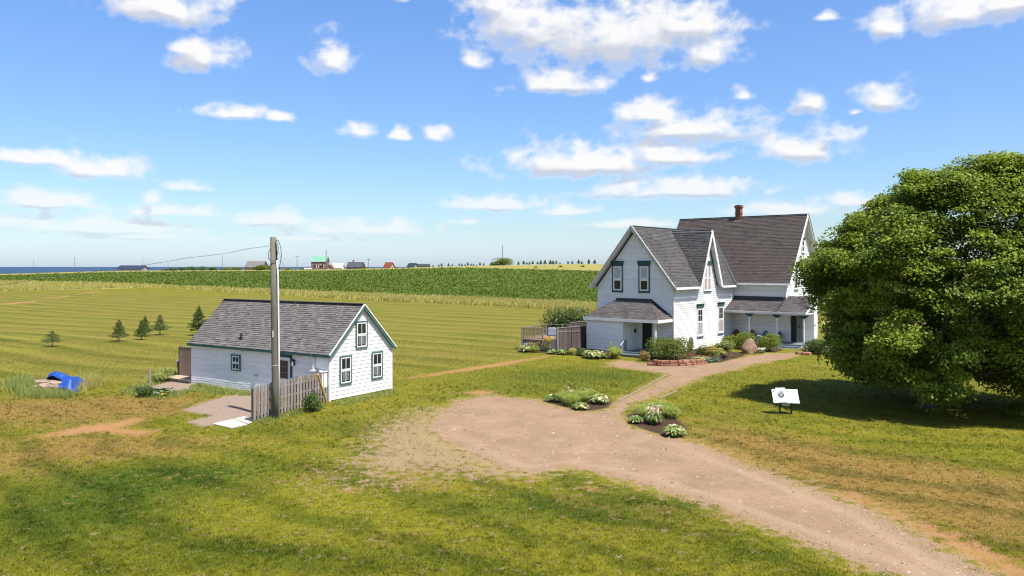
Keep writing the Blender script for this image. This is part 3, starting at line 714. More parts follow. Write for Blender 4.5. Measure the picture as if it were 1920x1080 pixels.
def strip_blades():
    X = []; Y = []
    while sum(map(len, X)) < 60000:
        x, y = scatter(120000, 100, 400, .72)
        k = (sdf(x, y, STRIP) > -.3) & (rng.random(len(x)) < np.clip(150 / y, .2, 1)); X.append(x[k]); Y.append(y[k])
    X = np.concatenate(X)[:60000]; Y = np.concatenate(Y)[:60000]
    hh = .55 + .35 * np.sin(X * .31 + 2 * np.sin(Y * .17)) * np.sin(X * .083)
    link('tall_grass', blade_mesh('tall_grass', np.stack([X, Y, height(X, Y) - .02], 1), rng.uniform(.45, .95, len(X)) * (.7 + hh * .5), .13 + Y * .0006, rng.uniform(.1, .6, len(X)), rng.random(len(X))), L_TALL, kind='stuff')
    X = []; Y = []
    while sum(map(len, X)) < 110000:
        x, y = scatter(200000, 120, 420, .72); k = sdf(x, y, CROP) > .5; X.append(x[k]); Y.append(y[k])
    X = np.concatenate(X)[:110000]; Y = np.concatenate(Y)[:110000]
    row = .9; u = X * .3 + Y * .954; u2 = np.round(u / row) * row + rng.normal(0, .13, len(X)); X = X + (u2 - u) * .3; Y = Y + (u2 - u) * .954
    Pn = np.stack([X, Y, height(X, Y) + rng.uniform(.12, .5, len(X))], 1)
    link('crop_plants', leaf_mesh('crop_plants', Pn, rng.uniform(.3, .6, len(X)) * np.clip(Y / 220, .8, 1.5), np.array([[0, 0, 1.0]]), rng.random(len(X)), .7, .6), L_CROP, kind='stuff')
strip_blades()
# ================================================================== THE FARMHOUSE
# house axes: a runs back along the wing, b to the left, z up
W, D, E_, FB, ZE, ZR, ZM, MD, ZMR = 7.35, 11.84, 4.89, 7.2, 5.25, 10.445, 5.465, 8.47, 11.92
OE, OS, OM, OM2, AD, WD, ZD, OD = .49, .456, .42, .53, 6.22, 2.14, 10.18, .47
AE = MV = None
def farmhouse():
    hs = thing('farmhouse', 'large white two-storey farmhouse with steep charcoal gables and a brick chimney', 'house', (HKX, HKY, 0), HOUSE_TH)
    A_, B_ = (1, 0, 0), (0, 1, 0)
    nA, nB = (-1, 0, 0), (0, -1, 0)
    sid = lambda pts, seed, ex=.18: courses(pts, (0, 0, 1), ex, None, .042, 0, seed).build('wall', WHITE, hs)
    # clapboard walls, each polygon counter-clockwise seen from outside
    sid([(0, W, -.42), (0, 0, -.42), (0, 0, 5.75), (0, W / 2, 10.3), (0, W, 5.75)], 1)                     # wing gable
    sid([(0, 0, -.42), (D, 0, -.42), (D, 0, 5.6), (0, 0, 5.6)], 2)                                          # sunny side of the wing
    sid([(AD - 1.93, 0, 5.6), (AD + 1.93, 0, 5.6), (AD, 0, 10.0)], 3)
    sid([(D, W, -.42), (0, W, -.42), (0, W, 5.75), (D, W, 5.75)], 4)
    sid([(D, 0, -.42), (D, -E_, -.42), (D, -E_, 5.85), (D, 0, 5.85)], 5)                                    # main front
    sid([(D, -E_, -.42), (D + MD, -E_, -.42), (D + MD, -E_, 5.9), (D + MD / 2, -E_, 11.7), (D, -E_, 5.9)], 6)  # main right gable
    sid([(D + MD, FB, -.42), (D, FB, -.42), (D, FB, 5.9), (D + MD / 2, FB, 11.7), (D + MD, FB, 5.9)], 7)
    sid([(D + MD, -E_, -.42), (D + MD, FB, -.42), (D + MD, FB, 5.85), (D + MD, -E_, 5.85)], 8)
    MB().box(.06, D - .05, .06, W - .06, -.9, -.43).box(D, D + MD, -E_ + .05, FB - .05, -.9, -.43).build('foundation', CONC, hs)
    for (x, y) in ((-.02, -.02), (-.02, W - .10), (D - .03, -E_ - .025)):
        MB().box(x - .012, x + .11, y - .012, y + .115, -.42, 5.3).build('corner_board', WTRIM, hs)
    # roofs
    sw = (ZR - ZE) / (W / 2 + OS)
    XE, XR = 11.3, 15.0
    wr = lambda pts, up, sd, mt=SH_WING: roof_plane(hs, pts, up, mt, .16, .36, sd)
    yr = W / 2
    up_r = (0, W / 2 + OS, ZR - ZE); up_l = (0, -(W / 2 + OS), ZR - ZE)
    yv = -OS + (ZD - ZE) / sw
    wr([(-OE, -OS, ZE), (AD - WD, -OS, ZE), (AD, yv, ZD), (AD, yr, ZR), (-OE, yr, ZR)], up_r, 11)
    wr([(AD + WD, -OS, ZE), (XE, -OS, ZE), (XR, yr, ZR), (AD, yr, ZR), (AD, yv, ZD)], up_r, 12)
    wr([(XE, W + OS, ZE), (-OE, W + OS, ZE), (-OE, yr, ZR), (XR, yr, ZR)], up_l, 13)
    wr([(AD, -OD, ZD), (AD, yv, ZD), (AD - WD, -OD, ZE)], (WD, 0, ZD - ZE), 14)
    wr([(AD + WD, -OD, ZE), (AD, yv, ZD), (AD, -OD, ZD)], (-WD, 0, ZD - ZE), 15)
    am, ar = D - OM, D + MD / 2
    up_m = (ar - am, 0, ZMR - ZM); up_b = (-(ar - am), 0, ZMR - ZM)
    roof_plane(hs, [(am, FB + OM2, ZM), (am, -E_ - OM2, ZM), (ar, -E_ - OM2, ZMR), (ar, FB + OM2, ZMR)], up_m, SH_MAIN, .165, .40, 16)
    roof_plane(hs, [(2 * ar - am, -E_ - OM2, ZM), (2 * ar - am, FB + OM2, ZM), (ar, FB + OM2, ZMR), (ar, -E_ - OM2, ZMR)], up_b, SH_MAIN, .165, .40, 17)
    # ridge caps, valley flashing
    MB().beam((-OE, yr, ZR + .01), (XR, yr, ZR + .01), .26, .05).build('ridge_cap', SH_WING, hs)
    MB().beam((AD, -OD, ZD + .01), (AD, yv - .1, ZD + .01), .22, .05).build('ridge_cap', SH_WING, hs)
    MB().beam((ar, -E_ - OM2, ZMR + .01), (ar, FB + OM2, ZMR + .01), .28, .05).build('ridge_cap', SH_MAIN, hs)
    vn = Vector((-.6, -.5, .63))
    MB().beam(Vector((XE, -OS, ZE + .2)) + vn * .02, Vector((XR, yr, ZR + .0)) + vn * .02, .20, .03, vn).build('valley_flashing', DTEAL, hs)
    # barge boards
    def rake(pk, ft, mt, off, up, wd=.30, th=.05):
        MB().beam(Vector(pk) + Vector(off), Vector(ft) + Vector(off), th, wd, up, dz=-.07).build('barge_board', mt, hs)
    zU = (0, 0, 1)
    rake((-OE, yr, ZR), (-OE, -OS - .03, ZE - .03), GTRIM, (-.028, 0, -.03), zU)
    rake((-OE, yr, ZR), (-OE, W + OS + .03, ZE - .03), GTRIM, (-.030, 0, -.03), zU)
    MB().beam((-OE - .06, yr, ZR + .06), (-OE - .06, -OS, ZE + .05), .05, .05).build('drip_edge', WTRIM, hs)
    MB().beam((-OE - .06, yr, ZR + .055), (-OE - .06, W + OS, ZE + .045), .05, .05).build('drip_edge', WTRIM, hs)
    MB().beam((-.05, yr, ZR - .42), (-.05, W + .1, ZE + .02), .06, .12).build('frieze_board', DTEAL, hs)
    rake((AD, -OD, ZD), (AD - WD, -OD, ZE), WTRIM, (0, -.028, -.02), zU, .24)
    rake((AD, -OD, ZD), (AD + WD, -OD, ZE), WTRIM, (0, -.030, -.02), zU, .30)
    MB().beam((AD, -.06, ZD - .5), (AD + WD - .2, -.06, ZE + .1), .05, .12).build('frieze_board', GREEN, hs)
    rake((ar, -E_ - OM2, ZMR), (am, -E_ - OM2, ZM), WTRIM, (0, -.028, -.02), zU, .26)
    rake((ar, -E_ - OM2, ZMR), (2 * ar - am, -E_ - OM2, ZM), GTRIM, (0, -.030, -.02), zU, .26)
    MB().beam((ar, -E_ - OM2 - .06, ZMR + .06), (2 * ar - am, -E_ - OM2 - .06, ZM + .06), .05, .06).build('drip_edge', GREEN, hs)
    # gutters and downspouts
    def gutter(p0, p1):
        g_ = MB().beam(p0, p1, .13, .03, dz=-.10); g_.beam(Vector(p0), Vector(p1), .022, .15); return g_
    for (p0, p1) in (((-OE, -OS - .06, ZE - .02), (AD - WD + .05, -OS - .06, ZE - .02)), ((AD + WD + .05, -OS - .06, ZE - .02), (XE - .1, -OS - .06, ZE - .02)),
                     ((am - .06, -.5, ZM - .02), (am - .06, -E_ - OM2, ZM - .02)), ((-OE, W + OS + .06, ZE - .02), (D, W + OS + .06, ZE - .02))):
        gutter(p0, p1).build('gutter', WTRIM, hs)
    MB().tube([(-.25, -.5, ZE - .1), (-.1, -.35, ZE - .35), (-.07, -.07, ZE - .6), (-.07, -.07, -.2)], .045, 8).build('downspout', WTRIM, hs)
    MB().tube([(-OE + .1, -OS - .1, ZE - .12), (-OE + .3, -OS - .05, ZE - .3)], .05, 8).build('gutter_outlet', WTRIM, hs)
    MB().tube([(am, -E_ - .3, ZM - .1), (D - .08, -E_ + .1, ZM - .45), (D - .08, -E_ + .14, 4.2)], .045, 8).build('downspout', WTRIM, hs)
    # chimney
    cb = 1.32
    ch = MB().box(ar - .27, ar + .25, cb - .27, cb + .25, ZMR - .55, ZMR + .85).build('chimney', BRICK, hs)
    for x0, x1, z0, z1 in ((.31, .29, .30, .40), (.31, .29, .853, .93), (.35, .33, .933, 1.06), (.29, .27, 1.063, 1.15)):
        MB().box(ar - x0, ar + x1, cb - x0, cb + x1, ZMR + z0, ZMR + z1).build('corbel', BRICK, ch)
    MB().box(ar - .20, ar + .18, cb - .20, cb + .18, ZMR + 1.151, ZMR + 1.17).build('flue', DARK, ch)
    MB().box(ar - .34, ar - .275, cb - .34, cb + .32, ZMR - .46, ZMR - .36).build('flashing', CONC, ch)
    # windows
    for b_ in (5.31, 2.70):
        window(hs, (0, b_, 0), (0, -1, 0), nA, 1.08, 4.86, 7.50, GREEN, .11, GREEN, BLIND, 1, crown=.34, sashw=.12, split=.46)
    for a_ in (4.76, 8.92):
        window(hs, (a_, 0, 0), A_, nB, 1.16, .98, 3.80, WTRIM, .10, GREEN, None if a_ < 5 else None, 2, (1, 2), crown=.34, sashw=.085)
    for a_ in (4.76, 8.92):   # curtains seen in the lower sash
        MB().obox((a_, 0, 0), A_, nB, -.36, .36,    .0525, .0545, 1.15, 2.1).build('curtain', CURTAIN, hs)
    for da in (-.36, .36):
        window(hs, (AD - .05 + da, 0, 0), A_, nB, .70, 4.86, 7.16, WTRIM, .075, GREEN, CURTAIN, 1, sashw=.06)
    MB().obox((AD - .05, 0, 0), A_, nB, -.78, .78, .013, .14, 7.175, 7.5).build('head_crown', GREEN, hs)
    for a_, w_, z0, z1 in ((ar + .1, .78, 8.3, 9.75), (14.35, .95, 4.9, 7.45), (17.85, .95, 4.9, 7.45)):
        window(hs, (a_, -E_, 0), A_, nB, w_, z0, z1, WTRIM, .09, GREEN, None, 1, crown=.22, sashw=.06)
    # ---- closed and open front porch on the shady gable
    p, po, bL, bR, zf, zt, bm = 2.30, .19, 6.95, .26, 2.72, 4.17, 3.35
    fx, fl, fr = -p - po, bL + po, bR - po
    b1, b2 = 5.43, 2.06
    eL = zf + .02
    pr = roof_plane(hs, [(fx, fl, eL), (fx, fr, eL), (-.03, b2, zt), (-.03, b1, zt)], (p + po, 0, zt - eL), SH_PORCH, .15, .36, 21)
    roof_plane(hs, [(fx, fr, eL), (-.03, fr, eL), (-.03, b2, zt)], (0, b2 - fr, zt - eL), SH_PORCH, .15, .36, 22)
    roof_plane(hs, [(-.03, fl, eL), (fx, fl, eL), (-.03, b1, zt)], (0, -(fl - b1), zt - eL), SH_PORCH, .15, .36, 23)
    MB().beam((-.05, b1, zt + .06), (-.05, b2, zt + .06), .05, .16).beam((-.05, b2, zt + .06), (-.05, fr + .1, eL + .12), .05, .18).build('flashing', DTEAL, hs)
    f_ = MB(); f_.beam((fx - .03, fl, zf - .11), (fx - .03, fr - .05, zf - .11), .05, .24); f_.beam((fx, fr - .03, zf - .11), (-.08, fr - .03, zf - .11), .05, .24); f_.beam((fx, fl + .03, zf - .11), (-.08, fl + .03, zf - .11), .05, .24)
    f_.build('fascia', WTRIM, hs)
    MB().box(fx + .01, -.03, fr + .01, fl - .01, zf - .15, zf - .12).build('porch_ceiling', WTRIM, hs)
    sid([(-p, bL, -.02), (-p, bm, -.12), (-p, bm, zf - .15), (-p, bL, zf - .15)], 24, .16)
    sid([(-.01, bL, -.05), (-p, bL, -.05), (-p, bL, zf - .15), (-.01, bL, zf - .15)], 25, .16)
    sid([(-p, bm, -.02), (-.02, bm, -.02), (-.02, bm, zf - .15), (-p, bm, zf - .15)], 26, .16)
    for y in (bL - .1, bm): MB().box(-p - .03, -p + .06, y - .01, y + .11, -.1, zf - .16).build('corner_board', WTRIM, hs)
    MB().box(-p + .03, -.05, bm + .03, bL - .03, -.75, -.13).build('porch_foundation', CONC, hs)
    MB().box(-p - .3, -.02, .15, bm - .03, -.20, .05).build('porch_floor', FLOORP, hs)
    st = MB().box(-p - .75, -p - .31, .9, bm - .1, -.62, -.14).box(-p - .8, -p - .31, .85, bm - .05, -.137, -.09); st.build('porch_step', FLOORP, hs)
    MB().box(-p - .05, -p + .10, .34, .49, .05, zf - .15).build('porch_post', WTRIM, hs)
    d_ = MB(); d_.obox((0, 2.4, 0), (0, -1, 0), nA, -.56, -.46, .02, .08, .05, 2.45); d_.obox((0, 2.4, 0), (0, -1, 0), nA, .46, .56, .02, .08, .05, 2.45); d_.obox((0, 2.4, 0), (0, -1, 0), nA, -.46, .46, .02, .08, 2.36, 2.45)
    dr = d_.build('door_frame', WTRIM, hs)
    MB().obox((0, 2.4, 0), (0, -1, 0), nA, -.45, .45, .02, .05, .06, 2.35).build('dark_door', DARK, dr, label='black entrance door under the small porch')
    MB().obox((0, 2.4, 0), (0, -1, 0), nA, .34, .38, .05, .09, 1.0, 1.1).build('handle', METAL, dr)
    d2 = MB().obox((0, bm, 0), A_, nB, -1.75, -.95, .02, .05, .06, 2.1).build('side_door', WTRIM, hs)
    MB().obox((0, bm, 0), A_, nB, -1.68, -1.02, .05, .06, 1.25, 2.0).obox((0, bm, 0), A_, nB, -1.68, -1.02, .05, .06, .2, 1.1).build('door_panel', WHITE, d2)
    MB().obox((0, bm, 0), A_, nB, -.62, -.40, .02, .10, 1.55, 1.78).obox((0, bm, 0), A_, nB, -.58, -.44, .02, .14, 1.45, 1.545).build('wall_lantern', DARK, hs)
    MB().obox((0, bm, 0), A_, nB, -2.15, -1.92, .02, .035, 1.45, 1.8).build('notice', CHROME, hs)
    q0, q1 = (-p - .62, bm - .12, .55), (-p - .05, bm - .12, .95)
    MB().tube([(q0[0], q0[1], -.3), q0], .02, 6).build('handrail_post', DARK, hs); MB().tube([(q1[0], q1[1], .0), q1, (q1[0] + .5, q1[1], .95)], .02, 6).build('handrail', DARK, hs)
    for i in range(5):
        x = q1[0] + .1 * i; MB().tube([(x, q1[1], .05), (x, q1[1], .95)], .011, 5).build('baluster', DARK, hs)
    MB().beam((q0[0], q0[1], .57), (q1[0], q1[1], .97), .04, .03).build('handrail_cap', WTRIM, hs)
    # ---- long porch in the corner, running past the house corner on the right
    pa, pb0, pb1, zl, zh_ = 9.62, .0, -7.42, 3.03, 4.08
    roof_plane(hs, [(pa, -.02, zl), (pa, -4.84, zl), (D - .03, -4.84, zh_), (D - .03, -.02, zh_)], (D - pa, 0, zh_ - zl), SH_PORCH, .15, .38, 31)
    roof_plane(hs, [(pa, -4.845, zl), (pa, pb1, zl), (D + .6, pb1, zh_ + .25), (D + .6, -4.92, zh_ + .25), (D - .03, -4.845, zh_)], (D - pa, 0, zh_ - zl), SH_PORCH, .15, .38, 32)
    MB().beam((D - .06, -.02, zh_ + .10), (D - .06, -E_ - .02, zh_ + .10), .05, .22).build('flashing', DTEAL, hs)
    MB().beam((pa + .02, -4.843, zl + .05), (D - .05, -4.843, zh_ + .05), .12, .03).build('roof_seam', DTEAL, hs)
    f_ = MB().beam((pa - .03, -.01, zl - .09), (pa - .03, pb1, zl - .09), .05, .20); f_.beam((pa - .08, -.01, zl - .015), (pa - .08, pb1, zl - .015), .05, .06); f_.build('fascia', WTRIM, hs)
    MB().beam((pa, pb1 - .03, zl - .1), (D + .55, pb1 - .03, zh_ + .1), .05, .2).build('fascia', WTRIM, hs)
    MB().box(pa + .02, D - .03, pb1 + .02, -.03, zl - .16, zl - .12).build('porch_ceiling', WTRIM, hs)
    MB().box(pa - .05, D + .0, pb1 + .05, -.02, .12, .28).build('porch_floor', FLOORP, hs)
    MB().box(pa + .0, D + .4, pb1 + .1, -.05, -.4, .118).build('porch_skirt', SOILW, hs)
    st = MB().box(pa - .50, pa - .052, -6.9, -5.1, -.3, .14).box(pa - .95, pa - .503, -6.95, -5.1, -.3, -.0); st.build('porch_step', FLOORP, hs)
    for y in (-2.4, -4.87, -7.2):
        ps = MB().box(pa + .05, pa + .17, y - .06, y + .06, .28, zl - .50).build('porch_post', WTRIM, hs)
        k = MB().box(pa + .02, pa + .20, y - .09, y + .09, zl - .498, zl - .17); 
        for sgn in (-1, 1):
            for q in range(5):
                t0, t1 = q / 5, (q + 1) / 5
                cv = lambda t: .42 * (1 - math.cos(t * math.pi / 2)) 
                y0_, y1_ = y + sgn * (.09 + .38 * t0), y + sgn * (.09 + .38 * t1)
                lo = zl - .48 + cv(t1) * .65
                k.box(pa + .09, pa + .13, min(y0_, y1_), max(y0_, y1_), lo, zl - .17)
        k.build('bracket', GREEN, ps)
    # side entry past the corner
    sid([(D + .35, -E_ - .02, .2), (D + .35, pb1 + .12, .2), (D + .35, pb1 + .12, zl + 1.0), (D + .35, -E_ - .02, zl + 1.0)], 33)
    MB().box(D + .0, D + .34, -E_ - .35, -E_ - .03, .28, zl - .17).build('pilaster', WTRIM, hs)
    dd = MB().obox((D + .35, -5.75, 0), (0, -1, 0), nA, -.48, -.02, .02, .06, .28, 2.6).build('dark_door', DARK, hs)
    MB().obox((D + .35, -5.75, 0), (0, -1, 0), nA, .0, .50, .02, .07, .28, 2.6).build('green_door', simple('pale_green_door', (.16, .20, .17), (.12, .15, .13)), hs)
    MB().obox((D + .35, -5.75, 0), (0, -1, 0), nA, .5, .58, .02, .08, .28, 2.62).build('door_frame', GREEN, hs)
    MB().obox((D + .35, -5.75, 0), (0, -1, 0), nA, .2, .3, .075, .1, 1.55, 1.75).build('door_knocker', DARK, hs)
    return hs
HOUSE = farmhouse()

# ================================================================== THE WHITE OUTBUILDING
def outbuilding():
    Ls, Ws, h, zr, og, oe = 11.59, 4.83, 2.49, 4.86, .14, .17
    sh = thing('outbuilding', 'small white clapboard outbuilding with a grey shingle roof and green window trim', 'outbuilding', (SKX, SKY, 0), SHED_TH)
    X_, Y_ = (1, 0, 0), (0, 1, 0); nX, nY = (-1, 0, 0), (0, -1, 0)
    sl = (zr - h) / (Ws / 2); ze = h - sl * oe
    # gable boards, each a plank of its own
    def planks(pts, ex, seed, up=(0, 0, 1)):
        big = courses(pts, up, ex, None, .022, 0, seed)
        for i in range(len(big.v) // 6):
            q = MB(); q.add(big.v[i * 6:i * 6 + 6], [(0, 1, 2, 3), (3, 2, 4, 5)], random.random()); q.build('siding_board', WHITE2, sh)
    planks([(0, 0, .06), (Ws, 0, .06), (Ws, 0, h), (Ws / 2, 0, zr - .02), (0, 0, h)], .205, 41)
    courses([(0, Ls, .0), (0, 0, .0), (0, 0, h), (0, Ls, h)], (0, 0, 1), .125, 1.6, .010, 0, 42).build('shingle_wall', WHITE2, sh, kind='stuff')
    for i, z in enumerate((.03, .15, .27)):   # the lowest boards stand proud and catch the light
        pass
    MB().box(.03, Ws - .03, Ls - .05, Ls, .0, h).box(Ws - .05, Ws, .03, Ls - .06, .0, h).box(.05, Ws - .06, .05, Ls - .06, -.35, .0).build('wall', WHITE2, sh)
    q = MB(); q.add([(0, Ls, h), (Ws, Ls, h), (Ws / 2, Ls, zr)], [(0, 2, 1)]); q.build('gable_end', WHITE2, sh)
    for x in (-.02, Ws - .09): MB().box(x, x + .11, -.03, .09, .0, h).build('corner_board', WTRIM, sh)
    for s_, xe in ((1, -oe), (-1, Ws + oe)):
        pts = [(xe, Ls + og, ze + .1), (xe, -og, ze + .1), (Ws / 2, -og, zr + .1), (Ws / 2, Ls + og, zr + .1)]
        if s_ < 0: pts = [pts[1], pts[0], pts[3], pts[2]]
        roof_plane(sh, pts, (s_ * (Ws / 2 + oe), 0, zr - ze), SH_SHED, .145, .30, 43 + s_, .04, SGREEN, .05)
    for i in range(38):
        y = -og + (Ls + 2 * og) * i / 38
        MB().beam((Ws / 2, y + .004, zr + .125), (Ws / 2, y + (Ls + 2 * og) / 38 - .004, zr + .125), .30, .03 + .006 * (i % 2), r=random.random()).build('ridge_tile', SH_WING, sh)
    for xe, mt in ((-oe, GREEN), (Ws + oe, SGREEN)):
        MB().beam((xe, -og - .03, ze + .02), (Ws / 2, -og - .03, zr + .02), .04, .17, dz=-.03).build('barge_board', SGREEN, sh)
        MB().beam((xe, -og - .055, ze + .10), (Ws / 2, -og - .055, zr + .10), .05, .06).build('drip_edge', WTRIM, sh)
    MB().beam((-oe - .02, Ls + og, ze + .03), (-oe - .02, -og, ze + .03), .04, .12).build('eave_board', GREEN, sh)
    MB().beam((-.035, 0.01, h - .16), (-.035, Ls, h - .16), .03, .12).build('frieze_board', WTRIM, sh)
    for x, z0, z1 in ((1.14, .77, 2.28), (3.56, .77, 2.28), (2.33, 2.57, 4.05)):
        window(sh, (x, 0, 0), X_, nY, .90, z0, z1, SGREEN, .075, None, BLIND if False else None, 2, (1, 1), sill=False, sashw=.065)
        MB().obox((x, 0, 0), X_, nY, -.24, .24, .0525, .0545, z0 + .20, z0 + .70).build('insect_screen', simple('insect_screen', (.15, .15, .155), (.12, .12, .125), 8) if 'insect_screen' not in bpy.data.materials else bpy.data.materials['insect_screen'], sh)
    window(sh, (0, 7.41, 0), (0, -1, 0), nX, .80, 1.06, 2.0, SGREEN, .08, None, None, 2, sill=False, sashw=.06)
    # door with a glazed upper half, lamp beside it
    O, e, n = (0, 3.38, 0), (0, -1, 0), nX
    fr = MB().obox(O, e, n, -.60, -.48, .02, .07, .05, 2.1).obox(O, e, n, .48, .60, .02, .07, .05, 2.1).obox(O, e, n, -.60, .60, .02, .075, 2.103, 2.24).build('door_frame', GREEN, sh)
    MB().obox(O, e, n, -.475, .475, .02, .045, .06, 2.09).build('door', CHROME, fr)
    MB().obox(O, e, n, -.28, .28, .046, .049, .95, 1.92).build('pane', GLASS, fr)
    k = MB()
    for x in (-.1, .1): k.obox(O, e, n, x - .012, x + .012, .05, .062, .95, 1.92)
    for z in (1.27, 1.6): k.obox(O, e, n, -.28, .28, .05, .060, z - .012, z + .012)
    k.obox(O, e, n, -.32, -.281, .046, .06, .92, 1.95).obox(O, e, n, .281, .32, .046, .06, .92, 1.95).build('muntin', SOILW, fr)
    O2 = (0, 2.62, 0)
    lm = MB().obox(O2, e, n, -.07, .07, .02, .05, 1.72, 2.0).obox(O2, e, n, -.08, .08, .05, .22, 1.94, 1.97).obox(O2, e, n, -.05, .05, .09, .19, 1.97, 2.06).build('wall_lantern', DARK, sh)
    MB().obox(O2, e, n, -.06, .06, .08, .2, 1.70, 1.938).build('lamp_glass', GTRIM, lm)
    MB().obox((0, 1.05, 0), e, n, -.07, .07, .03, .16, .25, 2.25).build('downspout', CHROME, sh)
    bx = MB().obox((0, .55, 0), e, n, -.42, .42, .03, .40, .75, 1.55).build('utility_box', CHROME, sh)
    MB().obox((0, .55, 0), e, n, -.46, .46, .02, .45, 1.553, 1.60).build('lid', CHROME, bx)
    MB().obox((0, .35, 0), e, n, -.10, .10, .41, .52, 1.62, 1.8).build('meter', METAL, bx)
    MB().obox((0, 5.7, 0), e, n, -.16, .16, .02, .09, .92, 1.0).build('wall_vent', METAL, sh)
    MB().obox((0, 6.9, 0), e, n, -.05, .05, .02, .12, 2.17, 2.3).build('eave_light', CHROME, sh)
    pz = ze + .12 + .45 * sl
    MB().tube([(-oe + .45, 7.35, pz - .1), (-oe + .45, 7.35, pz + .32)], .055, 8).box(-oe + .36, -oe + .54, 7.26, 7.44, pz - .05, pz + .04).build('roof_vent', DARK, sh)
    return sh
SHED = outbuilding()

# ================================================================== FENCES, POLE AND THINGS BY THE OUTBUILDING
def shed_pt(x, y): c_, s_ = math.cos(SHED_TH), math.sin(SHED_TH); return (SKX + c_ * x - s_ * y, SKY + s_ * x + c_ * y)
def picket_fence():
    f0 = np.array(hit(473, 791)); f1 = np.array([SKX - .28, SKY - .02]); d = f1 - f0; L = float(np.hypot(*d)); ang = math.atan2(d[1], d[0])
    t = thing('wooden_fence', 'grey weathered shadowbox fence between the utility pole and the outbuilding', 'fence', (f0[0], f0[1], 0), ang)
    R = random.Random(3)
    n = 23; bw = .145
    for side, y0, off in ((-1, -.075, 0), (1, .055, .5)):
        for i in range(n if side < 0 else n - 1):
            x = .08 + (L - .16) * (i + off) / (n - 1); tp = 1.56 + R.uniform(-.035, .03); lean = R.uniform(-.012, .012)
            z0 = .03 + R.uniform(-.02, .03)
            q = MB(); w2 = bw / 2 * R.uniform(.92, 1.05); r_ = R.random()
            P_ = [(x - w2, z0), (x + w2, z0), (x + w2 + lean, tp - .035), (x + w2 - .025 + lean, tp), (x - w2 + .025 + lean, tp), (x - w2 + lean, tp - .035)]
            k = len(P_); q.add([(a, y0, z) for a, z in P_] + [(a, y0 + .02, z) for a, z in P_], [tuple(range(k)), tuple(range(2 * k - 1, k - 1, -1))] + [((i_ + 1) % k, i_, k + i_, k + (i_ + 1) % k) for i_ in range(k)], r_)
            q.build('board', SOILW, t)
    for z in (.28, .80, 1.30): MB().box(0.0, L, -.052, .052, z - .042, z + .042, R.random()).build('rail', SOILW, t)
    for x in (.03, L * .5, L - .05): MB().box(x - .045, x + .045, -.05, .05, -.3, 1.5, .3).build('post', DWOOD, t)
    return t
picket_fence()
def pole():
    px, py = -10.93, 35.75
    t = thing('utility_pole', 'tall weathered wooden utility pole with a white conduit beside the grey fence', 'utility pole', (px, py, 0))
    MB().tube([(0, 0, -.4), (0, 0, 1.6), (-.06, 0, 5), (-.12, 0, 8.37)], [.172, .168, .152, .132], 20).build('shaft', POLEW, t, True)
    MB().tube([(.185, -.07, 0), (.18, -.07, 3), (.13, -.07, 6.6), (.085, -.06, 7.3)], .04, 8).build('conduit', CHROME, t, True)
    MB().tube([(.085, -.06, 7.3), (.05, -.06, 7.9), (.02, -.06, 8.15)], .028, 8).build('conduit_head', CABLE, t, True)
    MB().tube([(.0, 0, 2.42), (.0, 0, 2.46)], [.178, .178], 20, cap=False).build('band', CONC, t)
    MB().box(-.09, -.05, -.168, -.158, 3.75, 4.05).build('tag', CHROME, t)
    for z in (8.05, 7.1, 7.4): MB().tube([(-.28, -.02, z), (.1, -.02, z)], .016, 6).build('bolt', METAL, t)
    def loop(pts, nm='drop_cable', r_=.014): MB().tube(pts, r_, 6).build(nm, CABLE, t)
    loop([(.05, -.08, 8.25), (.16, -.1, 8.2), (.27, -.1, 7.9), (.30, -.1, 7.5), (.24, -.1, 7.1), (.14, -.1, 6.9)])
    loop([(-.2, -.1, 7.85), (-.3, -.12, 7.6), (-.26, -.15, 7.35), (-.1, -.17, 7.2), (.1, -.18, 7.35), (.16, -.1, 7.9), (.05, -.1, 8.25)])
    w_ = MB()
    P0, P1 = Vector((-.25, -.05, 7.95)), Vector((-38, -1.2, 2.45 + 1.0))
    path = []
    for i in range(41):
        q = i / 40; v = P0.lerp(P1, q); v.z -= .9 * 4 * q * (1 - q) * .38; v.z += .04 * math.sin(i * 1.9); path.append(v)
    w_.tube(path, .007, 6); w_.build('service_cable', CABLE, t)
    w2 = MB(); w2.tube([p_ + Vector((0, .03 * math.sin(i * 2.2), .045 * math.cos(i * 2.2))) for i, p_ in enumerate(path)], .004, 5); w2.build('twisted_wire', METAL, t)
    ax, ay = SKX + .02, SKY - .62
    MB().tube([(.05, -.12, 8.1), (ax - px, ay - py, .05)], .008, 5).build('guy_wire', METAL, t)
    g0 = Vector((ax - px, ay - py, .05)); g1 = Vector((.05, -.12, 8.1)); dd = (g1 - g0).normalized()
    MB().tube([g0 - dd * .1, g0 + dd * 1.75], [.055, .055], 8).build('guy_guard', simple('faded_yellow_plastic', (.50, .30, .055), (.38, .22, .05), 3), t)
pole()

